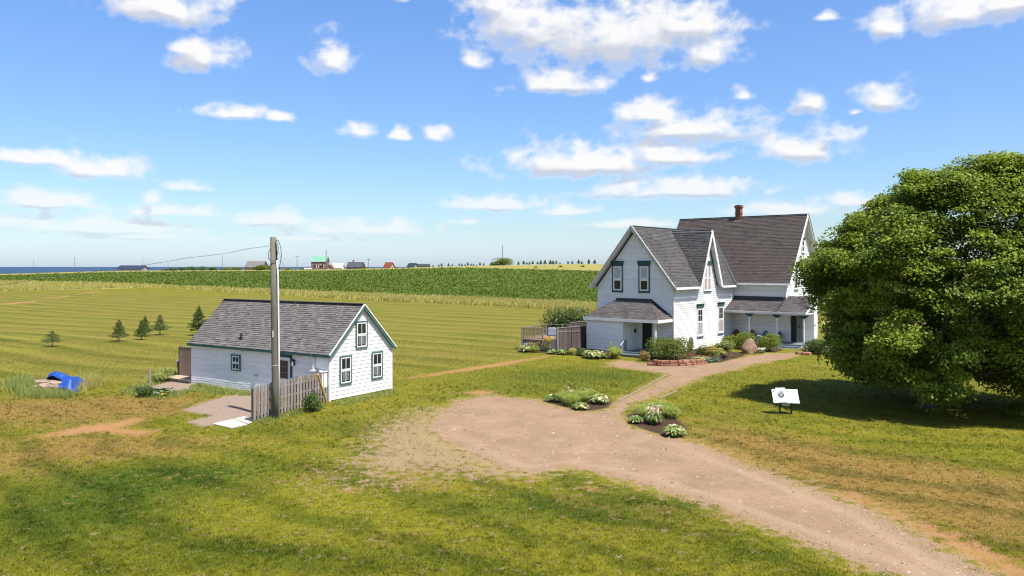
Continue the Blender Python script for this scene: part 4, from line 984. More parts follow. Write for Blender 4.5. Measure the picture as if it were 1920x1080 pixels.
# ------------------------------------------------------------------ plants
def egg(n_, r_, squash=.0):
    v = unit(rng.normal(0, 1, (n_, 3))); return v
def shrub(name, label, cat, loc, rx, ry, h, mat_, n_=1500, leaf=.11, group=None, lobes=9, rz=0, flowers=None, stem=True, flat=False):
    n_ = int(n_ * 1.7)
    t = thing(name, label, cat, loc, rz, group)
    C_ = []; Rr = []
    for i in range(lobes):
        a = 2 * math.pi * i / lobes + random.uniform(-.4, .4); rr = random.uniform(.35, .72) if i else 0
        zz = h * random.uniform(.22, .62)
        C_.append((rx * rr * math.cos(a), ry * rr * math.sin(a), zz)); Rr.append(random.uniform(.40, .56))
    C_.append((0, 0, h * .58)); Rr.append(.56)
    C_ = np.array(C_); Rr = np.array(Rr)
    k = rng.integers(0, len(C_), n_); d = egg(n_, 1); d[:, 2] = np.where(d[:, 2] < -.7, -d[:, 2], d[:, 2])
    rad = Rr[k][:, None] * rng.uniform(.72, 1.06, (n_, 1))
    Pn = C_[k] + d * rad * np.array([[rx, ry, h * .75]])
    Pn[:, 2] = np.clip(Pn[:, 2], .03, None) if not flat else np.clip(Pn[:, 2], .02, h)
    nr = d + np.array([[0, 0, .5]])
    rnd = np.clip(rng.beta(2, 2, n_) * .9 + .08 * (Pn[:, 2] / h), 0, .88 if flowers is None else .88)
    if flowers: sel = rng.random(n_) < flowers; rnd = np.where(sel, .95, np.minimum(rnd, .8))
    elif mat_ in (L_SHRUB, L_DARK): rnd = np.where(rng.random(n_) < .03, .95, np.minimum(rnd, .8))
    link('foliage', leaf_mesh('foliage', Pn, rng.uniform(.7, 1.3, n_) * leaf, nr, rnd, .6, .6), mat_, t)
    if stem:
        s_ = MB()
        for i in range(6):
            a = i * 1.05; s_.tube([(0, 0, -.02), (rx * .25 * math.cos(a), ry * .25 * math.sin(a), h * .3), (rx * .5 * math.cos(a), ry * .5 * math.sin(a), h * .6)], [.025, .018, .008], 5)
        s_.build('stems', BARK, t)
    return t
def arc_leaves(n_, length, width, h, spread, seed, segs=3, fold=.15):
    """leaves that arch out from one root: (verts, faces, rnd)"""
    R = np.random.default_rng(seed); V = []; Fc = []; Rn = []
    for i in range(n_):
        a = R.uniform(0, 2 * math.pi); L = length * R.uniform(.6, 1.1); up = h * R.uniform(.55, 1.1); sp = spread * R.uniform(.25, 1.0); w_ = width * R.uniform(.7, 1.15)
        dx, dy = math.cos(a), math.sin(a); o = len(V); r_ = R.beta(2, 2) * .8
        ox, oy = R.normal(0, .12 * spread), R.normal(0, .12 * spread)
        for j in range(segs + 1):
            q = j / segs; x = sp * (q ** 1.1); z = up * (1 - (1 - q) ** 1.6) - up * .62 * q ** 3 * (sp / spread)
            ww = w_ * (math.sin(math.pi * min(q * .86 + .10, 1)) if width > .05 else (1 - q * .85)) * .5
            if j == segs: ww *= .25
            V.append((ox + dx * x - dy * ww, oy + dy * x + dx * ww, max(z, .01) + fold * ww)); V.append((ox + dx * x + dy * ww, oy + dy * x - dx * ww, max(z, .01) + fold * ww))
        for j in range(segs): Fc.append((o + 2 * j, o + 2 * j + 1, o + 2 * j + 3, o + 2 * j + 2))
        Rn += [r_ if R.random() > .25 else .95] * (2 * segs + 2)
    return np.array(V), np.array(Fc), np.array(Rn)
def clump(name, label, cat, loc, mat_, n_, length, width, h, spread, group=None, flowers=None, fn=0, fsize=.06, fh=None, sc=(1, 1)):
    t = thing(name, label, cat, loc, random.uniform(0, 6), group)
    V, Fc, Rn = arc_leaves(int(n_ * 1.6), length, width * 1.15, h, spread, random.randrange(10 ** 6))
    if mat_ is L_LILY or mat_ is L_WEED: Rn = np.minimum(Rn, .8)
    V = V * np.array([[sc[0], sc[1], 1]])
    link('leaves', np_mesh('leaves', V, Fc, {'rnd': Rn}), mat_, t)
    if flowers is not None:
        a = rng.uniform(0, 2 * np.pi, fn); r_ = np.sqrt(rng.random(fn)) * spread * .75
        Pn = np.stack([np.cos(a) * r_ * sc[0], np.sin(a) * r_ * sc[1], (fh or h) * rng.uniform(.8, 1.15, fn)], 1)
        Pn = np.repeat(Pn, 4, 0) + rng.normal(0, fsize * .3, (fn * 4, 3))
        link('flowers', leaf_mesh('flowers', Pn, fsize, np.array([[0, 0, 1.0]]), rng.random(fn * 4) * .8, .7, .9), flowers, t, kind='stuff')
    return t
def spruce(label, loc, h, r_, seed, group=None, n_=2600, cat='tree', name='spruce_tree', ntl=.085, top=.06):
    R = np.random.default_rng(seed)
    t = thing(name, label, cat, loc, R.uniform(0, 6), group)
    tr = MB().tube([(0, 0, -.05), (.01, 0, h * .5), (0, .01, h * .96)], [h * .022 + .01, h * .014, .006], 7)
    P_ = []; Nn = []
    z = h * R.uniform(.16, .27); lv = 0
    while z < h * .97:
        q = 1 - (z - h * .13) / (h * .87); rad = r_ * (q ** .85) * R.uniform(.62, 1.28); k = max(4, int(5 + 4 * q)); a0 = R.uniform(0, 6)
        for i in range(k):
            a = a0 + 2 * math.pi * i / k + R.uniform(-.25, .25); L = rad * R.uniform(.7, 1.18) + .03
            tip = np.array([math.cos(a) * L, math.sin(a) * L, z + L * R.uniform(.0, .30)])
            tr.tube([(0, 0, z), tuple(tip)], [h * .006, .003], 4, cap=False)
            m_ = max(5, int(n_ * L / (r_ * 42)))
            u = np.sqrt(R.random(m_)); side = R.normal(0, 1, m_) * .26 * L * (1.15 - u)
            sd = np.array([-math.sin(a), math.cos(a), 0])
            pp = np.array([[0, 0, z]]) * (1 - u[:, None]) + tip[None] * u[:, None] + sd[None] * side[:, None]
            pp[:, 2] += R.normal(0, .03 * h * .3, m_) - .06 * L
            P_.append(pp); Nn.append(np.tile([[math.cos(a) * .4, math.sin(a) * .4, .8]], (m_, 1)))
        z += h * .052 * R.uniform(.8, 1.2) * (.55 + .6 * q)
    m_ = 30; zz = R.uniform(.9, 1.02, m_) * h; P_.append(np.stack([R.normal(0, .02, m_), R.normal(0, .02, m_), zz], 1)); Nn.append(np.tile([[.5, .5, .5]], (m_, 1)))
    P_ = np.concatenate(P_); Nn = np.concatenate(Nn)
    tr.build('trunk', BARK, t)
    link('crown', leaf_mesh('crown', P_, R.uniform(.7, 1.4, len(P_)) * ntl * h / 2, Nn, R.random(len(P_)), .38, .55), L_SPRUCE, t)
    return t
GS = 'young spruces in the mown field'
spruce('smallest young spruce, standing alone above the blue tarpaulin', G(98, 650), 1.42, 1.0, 1, GS)
spruce('young spruce leftmost of the group of three in the mown field', G(223, 640), 2.05, .92, 2, GS)
spruce('young spruce in front of a paler one, middle of the field group', G(265, 637), 1.9, .72, 3, GS)
spruce('pale young spruce half hidden behind the middle one of the group', G(272, 631), 2.05, .72, 4, GS)
spruce('young spruce rightmost of the field group, broad with open branches', G(300, 628), 2.1, 1.05, 5, GS)
spruce('tallest young spruce, standing behind the left end of the outbuilding roof', G(373, 629), 3.0, 1.15, 6, GS, 3200)

# ------------------------------------------------------------------ the big maple
def maple():
    bx, by, _ = G(1742, 765)
    t = thing('maple_tree', 'huge round leafy maple shading the lawn beside the farmhouse', 'tree', (bx, by, 0))
    zz = np.array([.5, 1.2, 2.2, 3.4, 4.6, 6.4, 8.1, 9.3, 10.5, 11.3, 11.9])
    rr = np.array([3.3, 4.7, 5.4, 5.95, 6.3, 6.4, 5.8, 5.0, 3.9, 2.7, 1.0])
    cx = np.array([1.4, 1.3, 1.15, 1.05, 1.05, 1.1, 1.5, 1.85, 2.2, 2.4, 2.5])
    R = np.random.default_rng(11)
    nl = 84; LC = []; LR = []
    zl_ = np.concatenate([R.uniform(1.3, 11.3, nl - 6), np.array([11.4, 11.2, 10.6, 1.6, 1.9, 1.5])])
    for q, z_ in enumerate(zl_):
        a_ = q * 2.399 + R.uniform(-.35, .35); r_l = R.uniform(1.1, 1.9) * (.8 if z_ > 10.5 else 1.0)
        rad = max(np.interp(z_, zz, rr) - r_l * R.uniform(.50, 1.0), .2)
        LC.append((np.interp(z_, zz, cx) + rad * math.cos(a_), rad * math.sin(a_), z_)); LR.append(r_l)
    LC = np.array(LC); LR = np.array(LR)
    li = np.repeat(np.arange(nl), 14); nc = len(li)
    ctr = np.array([[1.5, 0, 5.2]])
    dv = unit(R.normal(0, 1, (nc, 3)) + .75 * unit(LC[li] - ctr) + np.array([[0, 0, .3]]))
    C_ = LC[li] + dv * (LR[li] * R.uniform(.62, .98, nc))[:, None] * np.array([[1, 1, .82]])
    ni = 600; z = R.uniform(1.2, 11.6, ni); a = R.uniform(0, 2 * np.pi, ni); rad = np.interp(z, zz, rr) * np.where(R.random(ni) < .62, R.uniform(.76, .90, ni), R.uniform(.15, .76, ni))
    C_ = np.concatenate([C_, np.stack([np.interp(z, zz, cx) + rad * np.cos(a), rad * np.sin(a), z], 1)])
    zmin = np.where(C_[:, 0] < -1.0, 1.35 + .50 * np.maximum(-C_[:, 0] - 2.6, -1.2), np.where(C_[:, 0] < 1.5, np.where(C_[:, 1] < -.5, 2.75, 1.75), .75)); C_ = C_[C_[:, 2] > zmin]; C_[:, 2] = np.minimum(C_[:, 2], 11.9)
    low = C_[:, 2] < 1.7
    keep = ~(low & (np.abs(C_[:, 0] - .1) < .7) & (C_[:, 1] < 0)) & ~(low & (C_[:, 0] < -2.6) & (C_[:, 1] < 1))
    C_ = C_[keep]; nc = len(C_)
    # trunk and limbs
    tr = MB()
    tr.tube([(-.1, 0, -.3), (0, 0, .25), (.05, 0, 1.3), (.2, .1, 2.3)], [.62, .46, .42, .44], 14)
    limbs = MB()
    for i in range(11):
        an = i * 2.4; l_ = R.uniform(.62, .86); zt = R.uniform(3.5, 11); rt = np.interp(zt, zz, rr) * l_
        tip = (np.interp(zt, zz, cx) + rt * math.cos(an), rt * math.sin(an), zt)
        midp = (tip[0] * .42 + .1, tip[1] * .42, 2.0 + (zt - 2.0) * .38)
        limbs.tube([(.15, .08, 1.9), (tip[0] * .2 + .1, tip[1] * .2, 2.6 + (zt - 2) * .15), midp, tip], [.24, .18, .12, .03], 7)
    for i in range(70):
        j = R.integers(0, nc); c_ = C_[j]; o = np.array([.15 + c_[0] * .45, c_[1] * .45, max(1.8, c_[2] * .7)])
        limbs.tube([tuple(o), tuple((o + c_) / 2 + R.normal(0, .15, 3)), tuple(c_)], [.055, .035, .012], 5, cap=False)
    tr.build('trunk', BARK, t, True); limbs.build('limbs', BARK, t, True)
    per = 225; k = np.repeat(np.arange(nc), per); n_ = len(k)
    cr = R.uniform(.45, .92, nc)
    d = unit(R.normal(0, 1, (n_, 3))); d[:, 2] = np.abs(d[:, 2]) * np.where(R.random(n_) < .78, 1, -1)
    Pn = C_[k] + d * cr[k][:, None] * (R.random((n_, 1)) ** .45) * np.array([[1.12, 1.12, .68]])
    Pn[:, 2] = np.maximum(Pn[:, 2], .12)
    tone = R.uniform(0, 1, nc)
    rnd = np.clip(.10 + .46 * tone[k] + R.normal(0, .17, n_) + .26 * d[:, 2], 0, 1)  # upper leaves of each clump coloured lighter, sunlit highlights put into the tone
    outw = unit(C_ - np.array([[.6, 0, 5.0]]))
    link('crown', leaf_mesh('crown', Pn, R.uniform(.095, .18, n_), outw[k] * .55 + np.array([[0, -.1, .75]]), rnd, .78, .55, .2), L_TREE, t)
maple()
# ================================================================== PLANTING ROUND THE HOUSE
shrub('garden_shrub', 'largest rounded green shrub, standing between the small porch and the sunny wall', 'shrub', G(1253, 673), 1.75, 1.25, 1.75, L_SHRUB, 5200, .115, lobes=16)
shrub('garden_shrub', 'narrow upright shrub with thin tips against the sunny clapboard wall', 'shrub', G(1295, 660), .36, .36, 1.25, L_SHRUB, 900, .10, lobes=5)
shrub('yew_bush', 'leftmost low rounded yew bush at the inner corner of the long porch', 'shrub', G(1370, 653), .85, .75, 1.2, L_YEW, 2000, .085, 'rounded yews along the long porch', 12)
shrub('yew_bush', 'tall rounded yew bush directly behind the boulder', 'shrub', G(1396, 654), 1.0, .85, 1.55, L_YEW, 2800, .085, 'rounded yews along the long porch', 12)
shrub('yew_bush', 'rounded yew bush between the boulder and the porch steps', 'shrub', G(1442, 659), 1.05, .95, 1.55, L_YEW, 3200, .085, 'rounded yews along the long porch', 12)
shrub('ochre_shrub', 'small ochre leaved shrub at the foot of the small porch step', 'shrub', G(1208, 677), .42, .36, .85, L_ORANGE, 700, .09, lobes=6)
shrub('variegated_shrub', 'pale cream and green shrub at the far end of the sunny wall', 'shrub', G(1361, 659), .95, .7, .95, L_HOSTA, 1300, .12, lobes=8)
shrub('lime_shrub', 'lime green low shrub between the ochre clump and the pale variegated shrub', 'shrub', G(1349, 666), .7, .5, .6, L_LIME, 800, .10, lobes=6)
shrub('perennial_clump', 'green perennial clump below the first tall sunny window', 'plant', G(1319, 664), .7, .5, .75, L_SHRUB, 800, .09, lobes=6)
shrub('perennial_clump', 'ochre and yellow perennial clump in the bed below the sunny wall', 'plant', G(1334, 665), .6, .5, .62, L_ORANGE, 700, .09, lobes=6)
clump('hosta', 'pale yellow hosta just above the right half of the red stone edging', 'plant', G(1308, 678), L_HOSTA, 80, .5, .16, .42, .55, None, L_YELLOW, 8, .08)
clump('hosta', 'cream edged hosta above the right end of the red stone edging', 'plant', G(1322, 677), L_HOSTA, 80, .5, .17, .36, .55)
shrub('dusty_miller', 'grey green mound spilling over the end of the red stone edging', 'plant', G(1337, 679), .75, .4, .34, L_DUSTY, 700, .08, lobes=7, stem=False)
shrub('perennial_clump', 'dull olive low clump beside the purple plant in the mulch bed', 'plant', G(1347, 673), .45, .4, .34, L_SHRUB, 360, .08, lobes=5, stem=False)
shrub('purple_plant', 'dark purple leaved plant in the mulch bed left of the boulder', 'plant', G(1357, 673), .36, .34, .40, L_PURPLE, 420, .09, lobes=5, stem=False)
clump('seedling', 'small yellow green tuft on the bare mulch left of the boulder', 'plant', G(1372, 668), L_LIME, 22, .2, .05, .14, .2)
clump('flowering_annual', 'cream flowered plant at the right foot of the boulder', 'plant', G(1428, 662), L_HOSTAG, 40, .3, .08, .3, .36, None, L_WHITEF, 26, .09, .36)
shrub('flowering_shrub', 'white flowering shrub right of the porch steps beside the maple', 'shrub', G(1533, 664), 1.25, .8, 1.25, L_DARK, 2200, .10, lobes=10)
clump('white_flower_clump', 'bright white flower clump at the right foot of the porch steps', 'plant', G(1508, 661), L_HOSTAG, 40, .3, .08, .35, .4, None, L_WHITEF, 60, .10, .42)
for (x, y, s_, lb) in ((1524, 663, .5, 'white flower heads at the left edge of the white flowering shrub'), (1552, 665, .6, 'white flower heads at the right of the white flowering shrub')):
    clump('white_flower_clump', lb, 'plant', G(x, y), L_HOSTAG, 30, .3, .08, .5, s_, None, L_WHITEF, 45, .10, .6)
clump('hosta', 'white edged hosta leftmost in the border under the deck', 'plant', G(987, 660), L_HOSTA, 130, .6, .2, .6, .85, None, L_WHITEF, 24, .07, .62)
clump('daylily', 'daylily with yellow blooms right of the white edged hosta under the deck', 'plant', G(1003, 661), L_LILY, 160, .8, .035, .75, .7, None, L_YELLOW, 20, .09)
clump('daylily', 'tall golden flowering clump at the deck corner post', 'plant', G(1028, 659), L_LILY, 150, .9, .035, .95, .55, None, L_YELLOW, 80, .10, 1.05)
clump('hosta', 'green hosta in front of the golden flowers', 'plant', G(1036, 664), L_HOSTAG, 80, .5, .16, .45, .6)
clump('hosta', 'dull green hosta first from the fence corner post', 'plant', G(1054, 665), L_HOSTAG, 90, .5, .15, .5, .6)
shrub('lime_shrub', 'bright lime mound halfway along the dark board fence', 'plant', G(1073, 666), .55, .45, .62, L_LIME, 700, .08, lobes=6)
shrub('garden_shrub', 'dark green mound between the lime mound and the big hosta', 'plant', G(1089, 667), .62, .5, .62, L_DARK, 800, .09, lobes=6)
clump('hosta', 'largest cream variegated hosta at the left front of the small porch', 'plant', G(1112, 672), L_HOSTA, 260, .9, .22, .75, 1.0)
clump('hosta', 'pale hosta tucked between the largest hosta and the porch daylily', 'plant', G(1129, 672), L_HOSTAG, 110, .6, .16, .45, .6)
clump('daylily', 'large arching daylily beside the small porch step', 'plant', G(1152, 673), L_LILY, 260, 1.1, .045, 1.15, .85)
clump('ornamental_grass', 'thin wispy flower stalks behind the arching daylily', 'plant', G(1147, 668), L_WEED, 40, 1.6, .018, 1.75, .5)
# driveway beds
clump('hosta', 'variegated hosta at the left end of the oval bed above the driveway', 'plant', G(1036, 753), L_HOSTAG, 130, .5, .13, .44, .44)
clump('hosta', 'hosta with broad cream edges at the right end of the oval bed', 'plant', G(1124, 757), L_HOSTA, 200, .6, .14, .56, .56)
clump('hosta', 'hosta at the front edge of the oval bed', 'plant', G(1088, 768), L_HOSTA, 130, .5, .13, .40, .46)
for i, (x, y, lb) in enumerate(((1058, 755, 'mass of daylily leaves left of centre in the oval bed'), (1075, 752, 'tall daylily leaves at the back of the oval bed'), (1092, 754, 'daylily with pale blooms in the middle of the oval bed'), (1108, 750, 'daylily leaves behind the broad cream hosta'), (1072, 761, 'short daylily leaves left of the front hosta'))):
    clump('daylily', lb, 'plant', G(x, y), L_LILY, 230, .8, .032, .72, .72, 'daylilies in the oval bed', L_PINK, 3, .07)
clump('hosta', 'small hosta at the left tip of the bed where path meets driveway', 'plant', G(1192, 793), L_HOSTAG, 110, .45, .12, .38, .42)
clump('hosta', 'bright variegated hosta at the lower right of the bed where path meets driveway', 'plant', G(1264, 818), L_HOSTA, 210, .6, .13, .54, .52)
clump('phlox', 'pink flowering clump in the middle of the bed where path meets driveway', 'plant', G(1226, 795), L_HOSTAG, 170, .6, .07, .62, .52, None, L_PINK, 46, .075, .70, (1.25, .9))
for (x, y, lb) in ((1208, 781, 'daylily leaves above the small hosta at the path corner'), (1226, 774, 'tall daylily leaves behind the pink flowers'), (1245, 774, 'daylily leaves at the upper right of the pink flowers'), (1258, 784, 'arching daylily leaves beside the lawn edge of the path bed'), (1216, 787, 'short daylily leaves left of the pink flowers'), (1240, 782, 'daylily leaves directly behind the bright variegated hosta')):
    clump('daylily', lb, 'plant', G(x, y), L_LILY, 220, .8, .030, .70, .68, 'daylilies in the path bed')
shrub('round_bush', 'small round dark bush at the foot of the grey fence', 'shrub', G(586, 772), .50, .45, .92, L_DARK, 1500, .075, lobes=9)
shrub('lilac_hedge', 'broad dark leafy hedge behind the dark board fence', 'hedge', (5.2, 71.5, 0), 2.6, 1.3, 3.35, L_DARK, 5200, .16, lobes=20)
clump('daylily', 'yellow green arching leaves at the right edge of the picture under the maple', 'plant', G(1906, 778), L_LILY, 240, .9, .04, .8, .9)

# ------------------------------------------------------------------ red stone edging, boulder, marker, timber edging
def stone_edging():
    pts = [hit(*p) for p in ((1214, 685), (1240, 686.5), (1270, 686.5), (1300, 685), (1324, 682))]
    P_ = np.array(pts); seg = np.r_[0, np.cumsum(np.hypot(*np.diff(P_, axis=0).T))]; L = seg[-1]
    t = thing('stone_edging', 'low dry edging of red sandstone blocks in front of the big shrub', 'stone wall', (P_[0][0], P_[0][1], gz(*P_[0])))
    R = random.Random(8)
    for row, (a0, a1, z) in enumerate(((0, L, -.04), (.55, L - .35, .19))):
        s_ = a0
        while s_ < a1 - .12:
            l_ = min(R.uniform(.34, .64), a1 - s_); c_ = s_ + l_ / 2
            x, y = np.interp(c_, seg, P_[:, 0]), np.interp(c_, seg, P_[:, 1]); x2, y2 = np.interp(c_ + .05, seg, P_[:, 0]), np.interp(c_ + .05, seg, P_[:, 1])
            an = math.atan2(y2 - y, x2 - x); hh = R.uniform(.19, .235); dp = R.uniform(.24, .32)
            q = MB(); k = []
            for zz in (0, hh):
                for sx_, sy_ in ((-1, -1), (1, -1), (1, 1), (-1, 1)):
                    lx, ly = sx_ * (l_ / 2 - .014) * R.uniform(.93, 1), sy_ * dp / 2 * R.uniform(.88, 1.06)
                    k.append((lx * math.cos(an) - ly * math.sin(an), lx * math.sin(an) + ly * math.cos(an), zz + R.uniform(-.015, .015)))
            q.hexa(k, R.random()); o = q.build('stone', SANDST, t)
            o.location = (x - P_[0][0], y - P_[0][1] + row * .03, z + gz(x, y) - gz(*P_[0]))
            md = o.modifiers.new('b', 'BEVEL'); md.width = .03; md.segments = 1
            s_ += l_
stone_edging()
for i, (x, y, s_, lb) in enumerate(((1499, 664, .34, 'reddish flat stone nearest the porch steps at the lawn edge'), (1508, 665, .30, 'middle reddish stone of three beside the porch steps'), (1517, 665.5, .28, 'reddish stone closest to the white flowering shrub'))):
    p_ = G(x, y); q = MB().box(-s_, s_, -.16, .16, -.05, .2, random.random()).build('edging_stone', SANDST, None, label=lb, cat='stone', group='reddish stones by the porch steps')
    q.location = p_; q.rotation_euler = (0, 0, .5 + i * .2); md = q.modifiers.new('b', 'BEVEL'); md.width = .05; md.segments = 2
def boulder():
    import bmesh
    from mathutils import noise as mn
    bm = bmesh.new(); bmesh.ops.create_icosphere(bm, subdivisions=4, radius=1)
    for v in bm.verts:
        p_ = v.co.copy(); n_ = mn.fractal(p_ * 1.3 + Vector((4, 2, 1)), 1, 2, 4) * .16 + mn.noise(p_ * .9) * .12
        r_ = 1 + n_; zz = p_.z
        tap = 1.0 - .40 * max(0, zz) ** 1.4
        v.co = Vector((p_.x * r_ * .72 * tap + .06 * zz, p_.y * r_ * .55 * tap, max(p_.z * r_ * .74 + .46, -.05)))
        for pl, dd in ((Vector((-.2, -.9, .25)).normalized(), .44), (Vector((.75, -.5, .4)).normalized(), .66), (Vector((-.8, -.2, .55)).normalized(), .70)):
            e_ = v.co.dot(pl) - dd
            if e_ > 0: v.co -= pl * e_ * .8
    me = bpy.data.meshes.new('boulder'); bm.to_mesh(me); bm.free()
    o = link('boulder', me, ROCK, None, True, 'large pinkish brown boulder with a pointed top at the path corner', 'boulder'); o.location = G(1406, 662); o.rotation_euler = (0, 0, .3); o.scale = (1.02, 1, 1.0)
boulder()
def marker():
    x, y, z = G(1418, 657); t = thing('plant_marker', 'small pale plaque on a leaning white stake behind the boulder', 'marker', (x, y, z), .15)
    MB().tube([(0, 0, 0), (.20, 0, 1.05)], .022, 6).build('stake', CHROME, t)
    MB().beam((.02, -.05, 1.14), (.46, -.05, 1.06), .03, .30, (0, -.6, .8)).build('plaque', CHROME, t)
marker()
def timber(lb, pts):
    P_ = [Vector(G(*p)) for p in pts]; t = thing('path_edging', lb, 'edging', P_[0])
    for i in range(len(P_) - 1):
        a, b_ = P_[i] - P_[0], P_[i + 1] - P_[0]; d = (b_ - a).normalized()
        MB().beam(a + d * .02, b_ - d * .02, .09, .09, dz=.005).build('timber', simple('pale_timber', (.27, .215, .15), (.20, .16, .11), 3) if 'pale_timber' not in bpy.data.materials else bpy.data.materials['pale_timber'], t)
timber('line of pale timbers along the front lawn side of the gravel path', [(1160, 753), (1185, 739), (1210, 726), (1232, 713), (1250, 703.5)])
timber('short pale timbers along the maple side of the gravel path', [(1236, 748), (1254, 740), (1270, 733)])

# ------------------------------------------------------------------ porch chairs
def chair(a, b_, mt, lb, rz):
    x, y = house_pt(a, b_); t = thing('porch_chair', lb, 'chair', (x, y, .28), HOUSE_TH + rz, 'chairs in a row on the long porch')
    # local: chair faces -x
    for i in range(5):
        yy = -.22 + .11 * i; hh = .95 - .18 * (abs(i - 2) / 2) ** 2
        MB().hexa([(.20, yy - .05, .30), (.22, yy - .05, .30), (.22, yy + .05, .30), (.20, yy + .05, .30), (.46, yy - .05, hh), (.48, yy - .05, hh), (.48, yy + .05, hh), (.46, yy + .05, hh)]).build('back_slat', mt, t)
    for i in range(4): MB().box(-.30 + .13 * i, -.19 + .13 * i, -.28, .28, .38 - .025 * i, .40 - .025 * i).build('seat_slat', mt, t)
    for s_ in (-1, 1):
        MB().box(-.36, .36, s_ * .34 - .06, s_ * .34 + .06, .56, .58).build('armrest', mt, t)
        MB().box(-.32, -.27, s_ * .31 - .03, s_ * .31 + .03, 0, .56).build('leg', mt, t)
        MB().beam((-.3, s_ * .29, .36), (.5, s_ * .29, .05), .03, .12).build('side_rail', mt, t)
    return t
RED = simple('dark_red_paint', (.16, .018, .022), (.11, .014, .018), 4); BLUE = simple('blue_paint', (.018, .10, .19), (.014, .075, .15), 4)
chair(11.0, -.65, RED, 'dark red porch chair in the inner corner of the long porch', .5)
chair(11.0, -1.95, RED, 'dark red porch chair behind the first porch post', .0)
chair(11.0, -3.25, BLUE, 'blue porch chair between the two left porch posts', .0)
chair(11.0, -4.45, BLUE, 'blue porch chair next to the middle porch post and dark door', -.15)

# ------------------------------------------------------------------ deck with its fence, barbecue
def deck():
    c0 = Vector((*hit(979, 655), 0)); c1 = Vector((*hit(1045, 661), 0)); c2 = Vector((6.35, 66.6, 0))
    t = thing('deck', 'raised weathered wooden deck with screened railings left of the farmhouse', 'deck', c0)
    f = c1 - c0; L = f.length; e = f.normalized(); nb = Vector((-e.y, e.x, 0)); dep = 4.6
    def P_(a, d, z): return e * a + nb * d + Vector((0, 0, z))
    R = random.Random(2)
    nf = 24
    for i in range(nf):
        d = dep * i / nf; q = MB().obox((0, 0, 0), e, nb, .02, L, d + .005, d + dep / nf - .005, .80, .84, R.random()); q.build('deck_board', BWOOD, t)
    n_ = 24
    for i in range(n_):
        a = L * i / n_; MB().obox((0, 0, 0), e, nb, a + .006, a + L / n_ - .004, -.03, -.005, .0, .80 + R.uniform(-.01, .01), R.random()).build('skirt_board', DWOOD if i < 15 else SOILW, t)
    for i in range(20):
        d = dep * i / 20; MB().obox((0, 0, 0), nb, e, d + .006, d + dep / 20 - .004, -.03, -.005, .0, .80, R.random()).build('skirt_board', DWOOD, t)
    for a, d in ((0, 0), (L * .60, 0), (L, 0), (0, dep * .5), (0, dep), (L * .5, dep), (L, dep)): MB().obox((0, 0, 0), e, nb, a - .055, a + .055, d - .06, d + .05, .0 if d == 0 else .842, 1.88).build('post', SOILW, t)
    for (a0, d0, a1, d1) in ((0, 0, L, 0), (0, 0, 0, dep), (0, dep, L, dep)):
        for z in (.95, 1.82): MB().beam(P_(a0, d0, z), P_(a1, d1, z), .07, .05, (0, 0, 1)).build('rail', SOILW, t)
    # wire screens between the rails
    def screen(p0, p1):
        q = MB(); p0, p1 = Vector(p0), Vector(p1); k = int((p1 - p0).length / .05)
        for i in range(k + 1):
            p_ = p0.lerp(p1, i / k); q.beam(p_ + Vector((0, 0, .98)), p_ + Vector((0, 0, 1.80)), .007, .007, (1, .2, 0))
        for i in range(17):
            z = .98 + .05 * i; q.beam(p0 + Vector((0, 0, z)), p1 + Vector((0, 0, z)), .007, .007)
        q.build('wire_screen', DWOOD, t, kind='stuff')
    screen(P_(.08, 0, 0), P_(L * .60 - .08, 0, 0)); screen(P_(0, .08, 0), P_(0, dep - .1, 0))
    # barbecue under its cover
    bb = thing('barbecue', 'grey blue covered barbecue standing on the deck', 'barbecue', c0 + P_(L * .70, 1.0, .84), .15)
    q = MB().box(-.34, .34, -.24, .24, .62, .80); q.hexa([(-.62, -.28, .5), (.62, -.28, .5), (.62, .28, .5), (-.62, .28, .5), (-.40, -.2, .9), (.40, -.2, .9), (.40, .2, .9), (-.40, .2, .9)])
    o = MB().hexa([(-.42, -.26, .3), (.42, -.26, .3), (.42, .26, .3), (-.42, .26, .3), (-.36, -.18, 1.0), (.36, -.18, 1.0), (.36, .18, 1.0), (-.36, .18, 1.0)]).build('cover', simple('blue_grey_cover', (.20, .24, .30), (.13, .16, .21), 5), bb)
    md = o.modifiers.new('b', 'BEVEL'); md.width = .08; md.segments = 2
    for s_ in (-1, 1):
        for s2 in (-1, 1): MB().tube([(s_ * .30, s2 * .18, .0), (s_ * .30, s2 * .18, .3)], .02, 6).build('leg', METAL, bb)
    MB().box(.43, .66, -.18, .18, .68, .71).build('side_shelf', METAL, bb)
    # board fence from the deck corner to the house, and along the back of the deck
    ft = thing('board_fence', 'tall dark board fence joining the deck to the small porch', 'fence', c1)
    g_ = c2 - c1; Lg = g_.length; eg = g_.normalized(); ng = Vector((-eg.y, eg.x, 0)); k = 24
    for i in range(k): MB().obox((0, 0, 0), eg, ng, Lg * i / k + .004, Lg * (i + 1) / k - .004, -.012, .012, .03, 1.86 + R.uniform(-.01, .01), R.random()).build('board', DWOOD, ft)
    MB().obox((0, 0, 0), eg, ng, -.07, .07, -.06, .06, 0, 1.98).build('post', SOILW, ft)
    MB().obox((0, 0, 0), eg, ng, Lg * .5 - .05, Lg * .5 + .05, -.06, -.02, 0, 1.9).build('post', DWOOD, ft)
    MB().beam((0, 0, 1.62), tuple(eg * Lg * .78 - ng * .04 + Vector((0, 0, 1.50))), .05, .06).build('rail', SOILW, ft)
    MB().obox((0, 0, 0), eg, ng, 0, Lg, -.05, .05, 1.885, 1.93).build('cap_rail', SOILW, ft)
    b0 = c1 + nb * 2.6; b1 = c2 + nb * 2.6 + eg * .2
    ft2 = thing('board_fence', 'dark board screen at the back of the deck below the hedge', 'fence', b0)
